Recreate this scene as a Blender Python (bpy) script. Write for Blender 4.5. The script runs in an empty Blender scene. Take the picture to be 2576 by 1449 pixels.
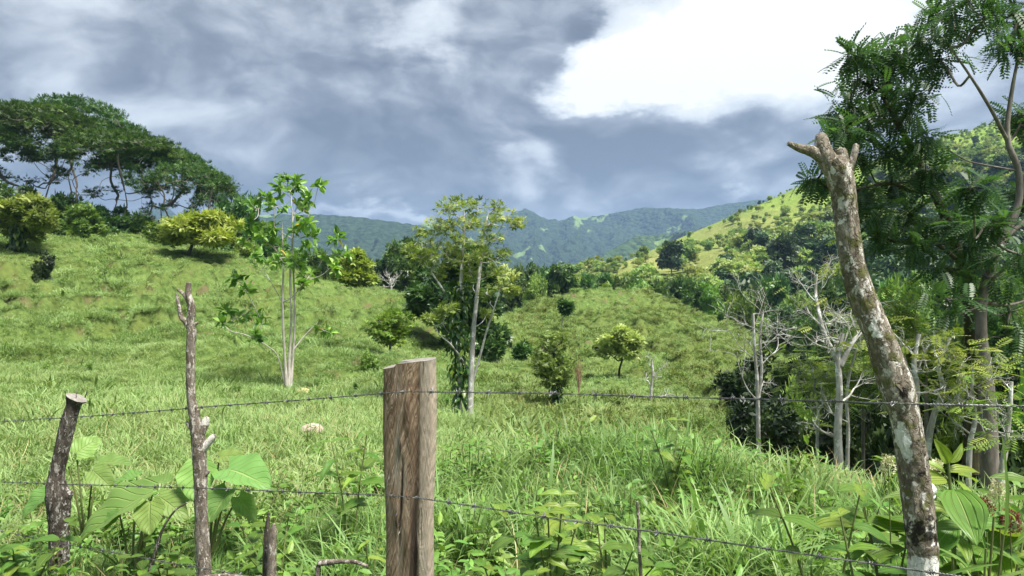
import bpy, math, random
import numpy as np
from mathutils import Vector, Matrix

# ------------------------------------------------------------------ camera, sky, sun, exposure
scene = bpy.context.scene
col = scene.collection
F, CX, CY, CZ = 1860.0, 1288.0, 724.5, 1.6          # focal length and centre of a 2576 px wide picture, eye height
R = math.radians

cam = bpy.data.cameras.new('camera')
cam.lens, cam.sensor_width = 36.0 * F / 2576.0, 36.0
cam.clip_start, cam.clip_end = 0.05, 20000
cam_o = bpy.data.objects.new('camera', cam)
cam_o.location = (0, 0, CZ)
cam_o.rotation_euler = (R(90), 0, 0)
col.objects.link(cam_o)
scene.camera = cam_o

EXPOSURE = 1.9
SUN_EL, SUN_AZ = 62.0, 128.0       # azimuth clockwise from +Y (the viewing direction)
scene.view_settings.view_transform = 'Standard'
scene.view_settings.look = 'None'
scene.view_settings.exposure = EXPOSURE
scene.view_settings.gamma = 1
scene.cycles.use_denoising = True
scene.cycles.max_bounces = 6
scene.cycles.diffuse_bounces = 3
scene.cycles.glossy_bounces = 2
scene.cycles.transmission_bounces = 4
scene.cycles.volume_bounces = 0
scene.cycles.transparent_max_bounces = 6
scene.cycles.use_adaptive_sampling = True
scene.cycles.adaptive_threshold = 0.012
scene.cycles.sample_clamp_indirect = 6

class NT:
    """small helper to write node trees"""
    def __init__(self, tree):
        self.t = tree; self.l = tree.links; tree.nodes.clear()
    def n(self, kind, **kw):
        nd = self.t.nodes.new(kind)
        ins = kw.pop('ins', {})
        for k, v in kw.items(): setattr(nd, k, v)
        for k, v in ins.items(): self.put(nd, k, v)
        return nd
    def put(self, nd, k, v):
        s = nd.inputs[k]
        if isinstance(v, bpy.types.NodeSocket): self.l.new(v, s)
        elif isinstance(v, bpy.types.Node): self.l.new(v.outputs[0], s)
        else:
            if hasattr(s, 'default_value') and hasattr(s.default_value, '__len__'):
                v = tuple(v)
                if len(s.default_value) == 4 and len(v) == 3: v = v + (1,)
            s.default_value = v
    def math(self, op, a, b=0.0, c=None, clamp=False):
        nd = self.n('ShaderNodeMath', operation=op, use_clamp=clamp, ins={0: a, 1: b})
        if c is not None: self.put(nd, 2, c)
        return nd.outputs[0]
    def vmath(self, op, a, b=(0, 0, 0), s=None):
        nd = self.n('ShaderNodeVectorMath', operation=op, ins={0: a, 1: b})
        if s is not None: self.put(nd, 'Scale', s)
        return nd.outputs['Value'] if op in ('LENGTH', 'DOT_PRODUCT', 'DISTANCE') else nd.outputs[0]
    def ramp(self, fac, stops, interp='LINEAR'):
        nd = self.n('ShaderNodeValToRGB', ins={0: fac})
        cr = nd.color_ramp; cr.interpolation = interp
        while len(cr.elements) < len(stops): cr.elements.new(0.5)
        for e, (p, c) in zip(cr.elements, stops):
            e.position = p; e.color = tuple(c) + (1,) if len(c) == 3 else c
        return nd.outputs[0]
    def range(self, v, a, b, c=0.0, d=1.0, smooth=True):
        nd = self.n('ShaderNodeMapRange', interpolation_type='SMOOTHSTEP' if smooth else 'LINEAR', ins={0: v, 1: a, 2: b, 3: c, 4: d})
        return nd.outputs[0]
    def mix(self, fac, a, b, blend='MIX'):
        nd = self.n('ShaderNodeMix', data_type='RGBA', blend_type=blend)
        self.put(nd, 0, fac); self.put(nd, 6, a); self.put(nd, 7, b)
        return nd.outputs[2]
    def noise(self, vec=None, scale=5.0, detail=4.0, rough=0.55, dist=0.0, dim='3D', out=0):
        nd = self.n('ShaderNodeTexNoise', noise_dimensions=dim, ins={'Scale': scale, 'Detail': detail, 'Roughness': rough, 'Distortion': dist})
        if vec is not None: self.put(nd, 'Vector', vec)
        return nd.outputs[out]

def azel(px, py):
    a = math.atan((px - CX) / F)
    return a, math.atan((CY - py) / F * math.cos(a))

def make_world():
    w = bpy.data.worlds.new('World'); scene.world = w; w.use_nodes = True
    t = NT(w.node_tree)
    d = t.n('ShaderNodeTexCoord').outputs['Generated']
    sep = t.n('ShaderNodeSeparateXYZ', ins={0: d})
    az = t.math('ARCTAN2', sep.outputs[0], sep.outputs[1])
    el = t.math('ARCSINE', sep.outputs[2])
    ae = t.n('ShaderNodeCombineXYZ', ins={0: az, 1: el}).outputs[0]
    flat = t.vmath('MULTIPLY', d, (1, 1, 1.9))
    # billow warp: coarse and fine
    w1 = t.vmath('SUBTRACT', t.noise(flat, 3.2, 3, 0.5, out=1), (.5, .5, .5))
    w2 = t.vmath('SUBTRACT', t.noise(flat, 9.0, 6, 0.62, out=1), (.5, .5, .5))
    warp = t.vmath('ADD', t.vmath('SCALE', w1, s=0.12), t.vmath('SCALE', w2, s=0.15))
    p = t.vmath('ADD', ae, warp)
    soft = t.vmath('ADD', ae, t.vmath('ADD', t.vmath('SCALE', w1, s=0.20), t.vmath('SCALE', w2, s=0.09)))
    n_big = t.noise(flat, 2.1, 5, 0.55, 0.6)
    n_mid = t.noise(t.vmath('ADD', flat, t.vmath('SCALE', w1, s=0.35)), 6.0, 7, 0.6, 0.4)
    # wind-drawn streaks, tilted
    st = t.n('ShaderNodeVectorRotate', rotation_type='Z_AXIS', ins={'Vector': soft, 'Angle': R(32)}).outputs[0]
    n_str = t.noise(t.vmath('MULTIPLY', st, (4.0, 9.0, 0)), 1.0, 6, 0.58, 0.5)
    q5 = t.vmath('ADD', flat, t.vmath('SCALE', w1, s=0.25))
    r_a = t.noise(q5, 7.5, 6, 0.56); r_b = t.noise(t.vmath('ADD', q5, (.028, .0, .050)), 7.5, 6, 0.56)
    relief = t.math('MULTIPLY', t.math('SUBTRACT', r_a, r_b), 1.15)
    lum = t.math('ADD', relief, t.range(el, .40, 1.0, 0, .60))     # overcast: brighter overhead, above the view, raised to lift the shadows
    lum = t.math('ADD', lum, 0.215)
    lum = t.math('ADD', lum, t.math('MULTIPLY', t.math('SUBTRACT', n_big, 0.5), 0.30))
    lum = t.math('ADD', lum, t.math('MULTIPLY', t.math('SUBTRACT', n_mid, 0.5), 0.34))
    lum = t.math('ADD', lum, t.math('MULTIPLY', t.math('SUBTRACT', n_str, 0.5), 0.30))
    hz = t.range(el, 0.02, 0.55)
    # cloud bodies by compass direction: (px, py, half width, half height, tilt deg, amount, inner edge, crisp)
    blobs = [
        (1900, 90, 480, 210, 0, 1.15, .40, 1), (1560, 205, 175, 85, -8, .9, .25, 1), (2260, 20, 420, 260, 10, .45, .0, 0),
        (1495, 185, 75, 85, 0, .5, .2, 1), (1900, 230, 480, 150, 3, .36, .0, 0), (1680, 120, 190, 105, -20, .6, .2, 1), (1650, 555, 420, 34, 2, .13, 0, 0),
        (1060, 40, 160, 120, 20, .56, .0, 1), (1490, 20, 120, 80, 40, .32, .0, 1), (1340, 440, 110, 85, -30, .34, .0, 1), (1270, 425, 45, 40, 0, .22, .0, 1),
        (1235, 270, 110, 90, 30, .13, .0, 0), (420, 270, 460, 100, -24, .22, .0, 0), (150, 130, 420, 200, -20, .12, .0, 0), (120, 60, 230, 150, -40, .20, .0, 0),
        (640, 340, 150, 100, -25, .13, .0, 0), (950, 540, 330, 26, 4, .42, .0, 0), (1090, 545, 70, 30, 0, .28, .0, 1),
        (1750, 455, 260, 40, 4, .10, .0, 0), (1890, 500, 90, 16, 4, .30, .0, 0), (1250, 500, 260, 50, 0, .14, .0, 0), (2150, 330, 330, 120, 0, .16, 0, 0),
        (960, 350, 480, 230, 12, -.25, .0, 0), (1500, 420, 420, 130, 0, -.16, .0, 0), (1460, 100, 60, 70, 30, -.25, .0, 1), (1620, 400, 330, 70, 0, -.08, .0, 0), (60, 330, 260, 100, -20, -.06, 0, 0),
    ]
    for px, py, hw, hh, tilt, amt, inner, crisp in blobs:
        a, e = azel(px, py)
        q = t.vmath('SUBTRACT', p if crisp else soft, (a, e, 0))
        nd = t.n('ShaderNodeVectorRotate', rotation_type='Z_AXIS', ins={'Vector': q, 'Angle': R(tilt)})
        q = t.vmath('MULTIPLY', nd.outputs[0], (F / hw, F / hh, 0))
        wgt = t.range(t.vmath('LENGTH', q), inner, 1.05, 1.0, 0.0)
        lum = t.math('ADD', lum, t.math('MULTIPLY', wgt, amt))
    ex = 2.0 ** -EXPOSURE            # cloud tones as they look at this exposure
    tone = [(0.00, (.172, .190, .218)), (0.16, (.290, .315, .352)), (0.30, (.485, .522, .568)), (0.46, (.76, .81, .85)), (0.64, (.95, 1.00, 1.01)), (0.85, (1.08, 1.10, 1.06)), (1.0, (1.25, 1.25, 1.18))]
    colr = t.ramp(t.math('MULTIPLY', lum, 0.8, clamp=True), [(q, tuple(ex * k for k in c)) for q, c in tone])
    sky = t.n('ShaderNodeTexSky', sky_type='NISHITA', sun_disc=False, sun_elevation=R(SUN_EL), sun_rotation=R(SUN_AZ))
    b1 = t.n('ShaderNodeBackground', ins={0: sky, 1: 0.05})
    b2 = t.n('ShaderNodeBackground', ins={0: colr, 1: 1.0})
    m = t.n('ShaderNodeMixShader', ins={0: 0.93, 1: b1, 2: b2})
    out = t.n('ShaderNodeOutputWorld', ins={0: m})
    w.cycles.sampling_method = 'MANUAL'; w.cycles.sample_map_resolution = 512
make_world()

sun = bpy.data.lights.new('sun', 'SUN')
sun.energy, sun.angle, sun.color = 3.1, R(18), (1.0, 0.95, 0.86)
sun_o = bpy.data.objects.new('sun', sun)
sd = Vector((math.sin(R(SUN_AZ)) * math.cos(R(SUN_EL)), math.cos(R(SUN_AZ)) * math.cos(R(SUN_EL)), math.sin(R(SUN_EL))))
sun_o.rotation_euler = sd.to_track_quat('Z', 'Y').to_euler()
sun_o.location = (0, -10, 60)
col.objects.link(sun_o)

# ------------------------------------------------------------------ helpers
def P(px, py, D):
    return np.array([(px - CX) / F * D, D, CZ - (py - CY) / F * D])

def unit(v):
    v = np.asarray(v, float)
    return v / np.maximum(np.linalg.norm(v, axis=-1, keepdims=True), 1e-9)

def _hash(ix, iy, seed):
    h = (ix.astype(np.int64) * 374761393 + iy.astype(np.int64) * 668265263 + seed * 974634777) & 0xffffffff
    h = ((h ^ (h >> 13)) * 1274126177) & 0xffffffff
    return ((h ^ (h >> 16)) & 0xffff) / 65535.0

def vnoise(x, y, seed=0):
    x = np.asarray(x, float); y = np.asarray(y, float)
    ix, iy = np.floor(x), np.floor(y); fx, fy = x - ix, y - iy
    fx = fx * fx * fx * (fx * (fx * 6 - 15) + 10); fy = fy * fy * fy * (fy * (fy * 6 - 15) + 10)
    a, b = _hash(ix, iy, seed), _hash(ix + 1, iy, seed)
    c, d = _hash(ix, iy + 1, seed), _hash(ix + 1, iy + 1, seed)
    return (a + (b - a) * fx) * (1 - fy) + (c + (d - c) * fx) * fy - 0.5

def fbm(x, y, seed=0, oct=4, gain=0.5, ridged=False):
    s, amp, tot = 0, 1.0, 0
    for k in range(oct):
        n = vnoise(x * 2 ** k + 17.3 * k, y * 2 ** k - 9.1 * k, seed + k)
        if ridged: n = 0.5 - 2 * np.abs(n)
        s = s + amp * n; tot += amp; amp *= gain
    return s / tot

class MB:
    """collects geometry for one mesh"""
    def __init__(self):
        self.v, self.f, self.m, self.t, self.u, self.n = [], [], [], [], [], 0
    def add(self, v, f, mat=0, tint=0.5, uv=None):
        v = np.asarray(v, float).reshape(-1, 3); f = np.asarray(f, np.int64)
        self.v.append(v); self.f.append(f + self.n); self.m.append(np.full(len(f), mat, np.int32) if np.isscalar(mat) else np.asarray(mat, np.int32))
        self.t.append(np.full(len(v), tint, float) if np.isscalar(tint) else np.asarray(tint, float))
        self.u.append(np.zeros((len(v), 2)) if uv is None else np.asarray(uv, float))
        self.n += len(v)
    def mesh(self, name, mats, smooth=True, origin=None):
        me = bpy.data.meshes.new(name)
        v = np.concatenate(self.v)
        if origin is not None: v = v - np.asarray(origin, float)
        sizes = np.concatenate([np.full(len(f), f.shape[1], np.int64) for f in self.f])
        loops = np.concatenate([f.ravel() for f in self.f])
        me.vertices.add(len(v)); me.vertices.foreach_set('co', v.astype(np.float32).ravel())
        me.loops.add(len(loops)); me.loops.foreach_set('vertex_index', loops.astype(np.int32))
        me.polygons.add(len(sizes))
        me.polygons.foreach_set('loop_start', np.concatenate([[0], np.cumsum(sizes)[:-1]]).astype(np.int32))
        for m in mats: me.materials.append(m)
        me.polygons.foreach_set('material_index', np.concatenate(self.m))
        me.polygons.foreach_set('use_smooth', np.full(len(sizes), smooth))
        a = me.attributes.new('tint', 'FLOAT', 'POINT'); a.data.foreach_set('value', np.concatenate(self.t).astype(np.float32))
        u = np.concatenate(self.u)
        if np.any(u):
            a = me.attributes.new('luv', 'FLOAT_VECTOR', 'POINT')
            a.data.foreach_set('vector', np.c_[u, np.zeros(len(u))].astype(np.float32).ravel())
        me.update(calc_edges=True); me.validate()
        return me

def grid_faces(nu, nv, wrap=False):
    i, j = np.meshgrid(np.arange(nu - 1), np.arange(nv if wrap else nv - 1), indexing='ij')
    j2 = (j + 1) % nv
    return np.stack([i * nv + j, i * nv + j2, (i + 1) * nv + j2, (i + 1) * nv + j], -1).reshape(-1, 4)

def tube(mb, pts, rad, k=6, mat=0, tint=0.5, rough=0.0, rng=None, cap=True, cap_mat=None):
    pts = np.asarray(pts, float); n = len(pts)
    rad = np.broadcast_to(np.asarray(rad, float), (n,))
    tan = unit(np.gradient(pts, axis=0))
    ref = np.array([1., 0, 0]) if abs(tan[0][0]) < .8 else np.array([0, 1., 0])
    nrm = np.zeros_like(pts)
    for i in range(n):
        ref = ref - tan[i] * ref.dot(tan[i]); ref = ref / max(np.linalg.norm(ref), 1e-9); nrm[i] = ref
    bi = np.cross(tan, nrm)
    an = np.arange(k) * 2 * np.pi / k
    rr = rad[:, None] * np.ones((n, k))
    if rough and rng is not None: rr = rr * (1 + rough * rng.normal(size=(n, k)))
    v = pts[:, None] + rr[..., None] * (np.cos(an)[None, :, None] * nrm[:, None] + np.sin(an)[None, :, None] * bi[:, None])
    uv = np.stack(np.broadcast_arrays(np.arange(k)[None] / k, np.linspace(0, 1, n)[:, None]), -1).reshape(-1, 2)
    f = grid_faces(n, k, True)[:, ::-1]
    tn = tint if np.isscalar(tint) else np.repeat(np.asarray(tint, float), k)
    mb.add(v, f, mat, tn, uv)
    if cap:
        mb.add(v[-1], [list(range(k))][:1], mat if cap_mat is None else cap_mat, float(np.mean(tn)))

def smooth_path(pts, n):
    """Catmull-Rom through the points, extra columns (radius) ride along"""
    p = np.asarray(pts, float); p = np.vstack([2 * p[0] - p[1], p, 2 * p[-1] - p[-2]])
    m = len(p) - 3
    t = np.linspace(0, m, n); i = np.minimum(t.astype(int), m - 1); u = (t - i)[:, None]
    a, b, c, d = p[i], p[i + 1], p[i + 2], p[i + 3]
    return .5 * (2 * b + (c - a) * u + (2 * a - 5 * b + 4 * c - d) * u ** 2 + (3 * b - a - 3 * c + d) * u ** 3)

def scatter(mb, tpl, pos, along, up, size, tint, mat=0, wide=1.0):
    """many copies of a leaf template (verts: x across, y along, z off the blade) in one mesh"""
    tv, tf = tpl[0], tpl[1]
    n = len(pos); y = unit(along); x = unit(np.cross(y, up)); z = np.cross(x, y)
    s = np.broadcast_to(np.asarray(size, float), (n,))[:, None, None]
    w = np.broadcast_to(np.asarray(wide, float), (n,))[:, None, None]
    v = pos[:, None] + s * (tv[None, :, 0:1] * w * x[:, None] + tv[None, :, 1:2] * y[:, None] + tv[None, :, 2:3] * z[:, None])
    f = (tf[None] + (np.arange(n) * len(tv))[:, None, None]).reshape(-1, tf.shape[1])
    uv = np.tile(tpl[2], (n, 1)) if len(tpl) > 2 else None
    mb.add(v.reshape(-1, 3), f, mat, np.repeat(np.broadcast_to(np.asarray(tint, float), (n,)), len(tv)), uv)

A = np.array
T_LEAF = (A([[0, 0, 0], [-.24, .42, .07], [0, 1, -.04], [.24, .42, .07]]), A([[0, 2, 1], [0, 3, 2]]))
T_LEAF6 = (A([[0, 0, 0], [-.2, .3, .05], [-.17, .68, .03], [0, 1, -.14], [.17, .68, .03], [.2, .3, .05], [0, .35, 0], [0, .7, -.03]]),
           A([[0, 6, 1, 1], [1, 6, 7, 2], [2, 7, 3, 3], [0, 5, 6, 6], [5, 4, 7, 6], [4, 3, 7, 7]]))
T_LEAF6 = (T_LEAF6[0], A([[0, 6, 1], [1, 6, 7], [1, 7, 2], [2, 7, 3], [0, 5, 6], [5, 7, 6], [5, 4, 7], [4, 3, 7]]))
def t_fan(n, spread, seed, w=.16, lift=.12):
    """a spray of n leaflets fanned from one point"""
    r = np.random.default_rng(seed); V, T = [], []
    for k in range(n):
        a = (k / max(n - 1, 1) - .5) * spread + r.normal() * .15
        L = .75 + .35 * r.random(); o = A([r.normal() * .08, r.random() * .35, r.normal() * lift])
        d = A([math.sin(a), math.cos(a), r.normal() * lift]); s = A([math.cos(a), -math.sin(a), r.normal() * .3])
        b = len(V)
        V += [o, o + d * L * .5 - s * w, o + d * L, o + d * L * .5 + s * w]; T += [[b, b + 2, b + 1], [b, b + 3, b + 2]]
    return A(V), A(T)
def t_pinnate(n, w=.055, L=.26, droop=.25):
    V, T = [A([-.008, 0, 0]), A([.008, 0, 0]), A([0, 1, -droop])], [[0, 1, 2]]
    for k in range(n):
        y = .14 + .86 * k / (n - 1); z = -droop * y * y
        ll = L * (.7 + .5 * math.sin(math.pi * (k + .7) / (n + .5)))
        for s in (-1, 1):
            o = A([0, y, z]); d = A([s * .9, .42, -.18]); d = d / np.linalg.norm(d); p = A([-.42 * s, .9, 0])
            b = len(V)
            V += [o, o + d * ll * .45 - p * w, o + d * ll, o + d * ll * .45 + p * w]
            T += [[b, b + 2, b + 1], [b, b + 3, b + 2]] if s > 0 else [[b, b + 1, b + 2], [b, b + 2, b + 3]]
    return A(V), A(T)

def tag(o, label=None, cat=None, group=None, kind=None):
    if label: o['label'] = label
    if cat: o['category'] = cat
    if group: o['group'] = group
    if kind: o['kind'] = kind
    return o
def obj(name, me, parent=None, loc=None):
    o = bpy.data.objects.new(name, me); col.objects.link(o)
    if parent is not None: o.parent = parent
    if loc is not None: o.location = tuple(loc)
    return o
def thing(name, loc, label, cat, group=None, rz=0.0, s=1.0):
    o = bpy.data.objects.new(name, None); col.objects.link(o)
    o.empty_display_size = .2
    o.location = tuple(loc); o.rotation_euler = (0, 0, rz); o.scale = (s,) * 3 if np.isscalar(s) else tuple(s)
    return tag(o, label, cat, group)

# ------------------------------------------------------------------ materials
def mat_new(name):
    m = bpy.data.materials.new(name); m.use_nodes = True
    return m, NT(m.node_tree)

def leaf_mat(name, stops, trans=.32, rough=.5, spec=.35, trans_col=None, veins=None, hue=.03, instanced=False):
    """stops: colours over the per-leaf tint 0..1"""
    m, t = mat_new(name)
    tint = t.n('ShaderNodeAttribute', attribute_name='tint').outputs['Fac']
    oi = t.n('ShaderNodeObjectInfo').outputs['Random']
    if instanced:
        ti = t.n('ShaderNodeAttribute', attribute_name='itint', attribute_type='INSTANCER').outputs['Fac']
        tint = t.math('ADD', t.math('MULTIPLY', tint, .45), t.math('MULTIPLY', ti, .55))
    c = t.ramp(tint, stops)
    if veins:
        uv = t.n('ShaderNodeAttribute', attribute_name='luv').outputs['Vector']
        sp = t.n('ShaderNodeSeparateXYZ', ins={0: uv}); s = t.math('ABSOLUTE', sp.outputs[0])
        mid = t.range(s, .02, .07, 1, 0)
        if veins == 'lateral':
            ph = t.math('FRACT', t.math('MULTIPLY', t.math('SUBTRACT', sp.outputs[1], t.math('MULTIPLY', s, .35)), 7.0))
            lat = t.range(t.math('ABSOLUTE', t.math('SUBTRACT', ph, .5)), .0, .1, 1, 0)
        else:
            lat = t.math('MAXIMUM', t.range(t.math('ABSOLUTE', t.math('SUBTRACT', s, .42)), .0, .06, 1, 0), t.range(t.math('ABSOLUTE', t.math('SUBTRACT', s, .78)), .0, .05, .6, 0))
        vv = t.math('MAXIMUM', mid, t.math('MULTIPLY', lat, .7))
        c = t.mix(t.math('MULTIPLY', vv, .5), c, (.40, .48, .18))
        pat = t.noise(t.n('ShaderNodeTexCoord').outputs['Object'], 23, 4)
        c = t.mix(t.range(pat, .58, .74, 0, .35), c, t.mix(.5, c, (.2, .2, .05)))
        rim = t.math('ADD', t.math('MAXIMUM', s, sp.outputs[1]), t.math('MULTIPLY', t.math('SUBTRACT', pat, .5), .9))
        c = t.mix(t.range(rim, 1.04, 1.14, 0, .85), c, (.20, .13, .05))     # scorched tips and edges
        c = t.mix(t.range(t.noise(t.n('ShaderNodeTexCoord').outputs['Object'], 60, 3), .70, .74, 0, .8), c, (.10, .07, .03))
    hs = t.n('ShaderNodeHueSaturation', ins={'Hue': t.math('ADD', .5 - hue / 2, t.math('MULTIPLY', oi, hue)), 'Value': t.math('ADD', .86, t.math('MULTIPLY', oi, .28)), 'Color': c})
    c = hs.outputs[0]
    b = t.n('ShaderNodeBsdfPrincipled', ins={'Base Color': c, 'Roughness': rough, 'Specular IOR Level': spec})
    if veins:
        bp = t.n('ShaderNodeBump', ins={'Strength': .8, 'Distance': .008, 'Height': t.math('SUBTRACT', 1, vv)}); t.put(b, 'Normal', bp)
    tc = t.mix(1.0, c, trans_col or (1.12, 1.2, .6), 'MULTIPLY')
    tr = t.n('ShaderNodeBsdfTranslucent', ins={0: tc})
    mx = t.n('ShaderNodeMixShader', ins={0: trans, 1: b, 2: tr})
    t.n('ShaderNodeOutputMaterial', ins={0: mx})
    return m

def bark_mat(name, c0, c1, c2, scale=14.0, stretch=.35, bump=.6, lichen=None, lich_lo=.56, dist=.02, moss=None):
    m, t = mat_new(name)
    co = t.n('ShaderNodeTexCoord').outputs['Object']
    v = t.vmath('MULTIPLY', co, (1, 1, stretch))
    n1 = t.noise(v, scale, 8, .65, .3); n2 = t.noise(co, scale * .23, 4, .6)
    c = t.ramp(n1, [(.28, c0), (.5, c1), (.72, c2)])
    c = t.mix(t.range(n2, .4, .7, 0, .55), c, t.mix(.5, c, c0))
    if lichen:
        n3 = t.noise(co, scale * .55, 6, .62, .4)
        c = t.mix(t.range(n3, lich_lo, lich_lo + .06, 0, .9), c, lichen)
    if moss:
        n4 = t.noise(co, scale * .3, 5, .6, .3)
        c = t.mix(t.range(n4, .5, .62, 0, .85), c, moss)
    b = t.n('ShaderNodeBsdfPrincipled', ins={'Base Color': c, 'Roughness': .88, 'Specular IOR Level': .2})
    bp = t.n('ShaderNodeBump', ins={'Strength': bump, 'Distance': dist, 'Height': n1}); t.put(b, 'Normal', bp)
    t.n('ShaderNodeOutputMaterial', ins={0: b})
    return m
# ------------------------------------------------------------------ the land
COLS = {   # per column: (row in the picture, metres away) where the turf is seen, then drops below the eye (negative row = drop given directly)
 -500: [(-1, 1.2, 1.75), (-1, 4.5, 2.0), (1100, 10), (1000, 14), (880, 19), (760, 25), (640, 33), (560, 42), (-1, 60, -6.0), (-1, 95, 0.0), (-1, 140, 12)],
 0:    [(-1, 1.2, 1.65), (-1, 4.5, 1.9), (1300, 6.4), (1200, 8), (1100, 10.5), (1000, 15), (900, 21), (800, 27.5), (700, 35), (630, 41), (582, 46), (-1, 60, -2.6), (-1, 95, 1.0), (-1, 140, 14)],
 330:  [(-1, 1.2, 1.6), (1200, 7.7), (1100, 10.2), (1000, 16), (900, 23), (800, 30), (700, 39), (640, 46), (625, 48), (-1, 62, -1.2), (-1, 95, 2.0), (-1, 140, 16)],
 640:  [(-1, 1.2, 1.6), (-1, 3.6, 1.7), (1200, 7.5), (1100, 10), (1000, 17), (900, 25), (800, 34), (700, 45), (658, 51), (-1, 66, 0.4), (-1, 95, 5), (-1, 140, 18)],
 850:  [(1200, 7.3), (1100, 10), (1000, 18), (900, 28), (800, 40), (715, 53), (-1, 66, 2.5), (-1, 95, 9), (-1, 140, 20)],
 1030: [(-1, 1.2, 1.6), (-1, 2.75, 1.52), (1200, 7.0), (1120, 9.3), (1050, 15), (950, 24.5), (850, 38), (752, 56), (-1, 66, 4), (-1, 95, 12), (-1, 140, 24)],
 1180: [(1140, 8.8), (1062, 17), (1000, 24), (900, 37), (830, 46), (-1, 60, 3.4), (-1, 95, 12), (-1, 140, 26)],
 1300: [(-1, 3.5, 1.5), (1155, 8.4), (1085, 18), (1000, 27), (900, 42), (800, 60), (782, 68), (-1, 80, 4.7), (-1, 100, 12), (-1, 140, 30)],
 1480: [(1160, 8.3), (-1, 11.5, 2.75), (1105, 17), (1040, 26), (950, 36), (850, 50), (762, 68), (738, 76), (-1, 88, 4.0), (-1, 105, 12), (-1, 140, 32)],
 1650: [(-1, 3.0, 1.45), (1165, 8.1), (-1, 11, 2.75), (1115, 17), (1050, 25), (950, 36), (850, 52), (782, 67), (756, 76), (-1, 88, 4.5), (-1, 105, 13), (-1, 140, 33)],
 1860: [(-1, 3.0, 1.4), (1190, 7.1), (-1, 10, 2.9), (1135, 17), (1060, 25), (950, 38), (880, 54), (832, 68), (-1, 80, 8), (-1, 105, 15), (-1, 140, 34)],
 2030: [(1230, 6.1), (-1, 8.5, 2.9), (-1, 14, 5.2), (-1, 24, 7.0), (-1, 40, 8.6), (-1, 60, 9.6), (-1, 100, 17), (-1, 140, 36)],
 2260: [(-1, 1.2, 1.35), (-1, 1.75, 1.3), (-1, 4, 1.42), (1262, 4.9), (-1, 7.5, 2.7), (-1, 12, 4.6), (-1, 24, 8.6), (-1, 40, 11.5), (-1, 60, 14), (-1, 100, 20), (-1, 140, 38)],
 2576: [(-1, 1.2, 1.3), (-1, 4, 1.4), (-1, 5.2, 1.65), (-1, 9, 3.5), (-1, 20, 7.2), (-1, 40, 13), (-1, 70, 18), (-1, 140, 38)],
 3100: [(-1, 1.2, 1.3), (-1, 4, 1.4), (-1, 8, 2.6), (-1, 20, 7.2), (-1, 60, 18), (-1, 140, 36)],
}
_cu, _cv, _cz = [], [], []
for _px, rows in COLS.items():
    for r_ in rows:
        D_ = r_[1]; _cu.append((_px - CX) / 1000.0); _cv.append(2.0 * math.log(D_))
        _cz.append(-r_[2] if r_[0] < 0 else -(r_[0] - CY) / F * D_)
# feet of the single trees: the turf passes through them and stays even there
FEET = [(725, 980, 20), (1182, 1062, 17), (981, 905, 30), (474, 642, 47), (885, 722, 53), (42, 632, 41), (1560, 962, 35), (1313, 913, 40), (1411, 836, 52), (1398, 1035, 24.5), (1175, 892, 38), (1637, 1015, 29)]
for _px, _py, D_ in FEET:
    _cu.append((_px - CX) / 1000.0); _cv.append(2.0 * math.log(D_)); _cz.append(-(_py - CY) / F * D_)
_cu, _cv, _cz = A(_cu), A(_cv), A(_cz)
def _kern(du, dv): return np.sqrt(du * du + dv * dv + .03)
_n = len(_cu)
_M = np.zeros((_n + 3, _n + 3))
_M[:_n, :_n] = _kern(_cu[:, None] - _cu, _cv[:, None] - _cv) - 0.004 * np.eye(_n)
_M[:_n, _n:] = np.c_[np.ones(_n), _cu, _cv]; _M[_n:, :_n] = _M[:_n, _n:].T
_W = np.linalg.solve(_M, np.r_[_cz, 0, 0, 0])

def ground_z(x, y, rough=True):
    x = np.atleast_1d(np.asarray(x, float)); y = np.atleast_1d(np.asarray(y, float))
    D = np.clip(y, 1.2, 140)
    u = np.clip((x / np.maximum(y, 1.2)) * F / 1000, -1.788, 1.812); v = 2 * np.log(D)
    z = np.full(x.shape, CZ)
    for i in range(0, len(x), 20000):
        s = slice(i, i + 20000)
        K = _kern(u[s, None] - _cu, v[s, None] - _cv)
        z[s] = CZ + K @ _W[:_n] + _W[_n] + _W[_n + 1] * u[s] + _W[_n + 2] * v[s]
    far = np.clip((np.hypot(x, y) - 120) / 300, 0, 1)
    z = z * (1 - far) + (-70) * far
    if rough:
        even = np.ones(x.shape)
        for fx, fy, fd in FEET:
            even = even * (1 - .92 * np.exp(-((x - (fx - CX) / F * fd) ** 2 + (y - fd) ** 2) / (.07 * fd + .6) ** 2))
        z0 = z.copy()
        amp = np.clip((D - 3) / 25, .1, 1) * (1 - far)
        z = z + amp * (.55 * fbm(x * .22, y * .22, 5, 3) + 1.9 * np.clip((D - 8) / 22, .2, 1) * fbm(x * .62, y * .46, 9, 3))
        # narrow cattle terraces that follow the contours
        k = np.clip((D - 14) / 16, 0, 1) * (1 - far)
        ph = z / .62 + 1.6 * fbm(x * .16, y * .16, 21, 3)
        z = z + k * .32 * np.sin(2 * np.pi * ph) * (0.35 + np.clip(fbm(x * .1, y * .1, 33, 2) + .5, 0, 1))
        z = z0 + (z - z0) * even
    return z

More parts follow.
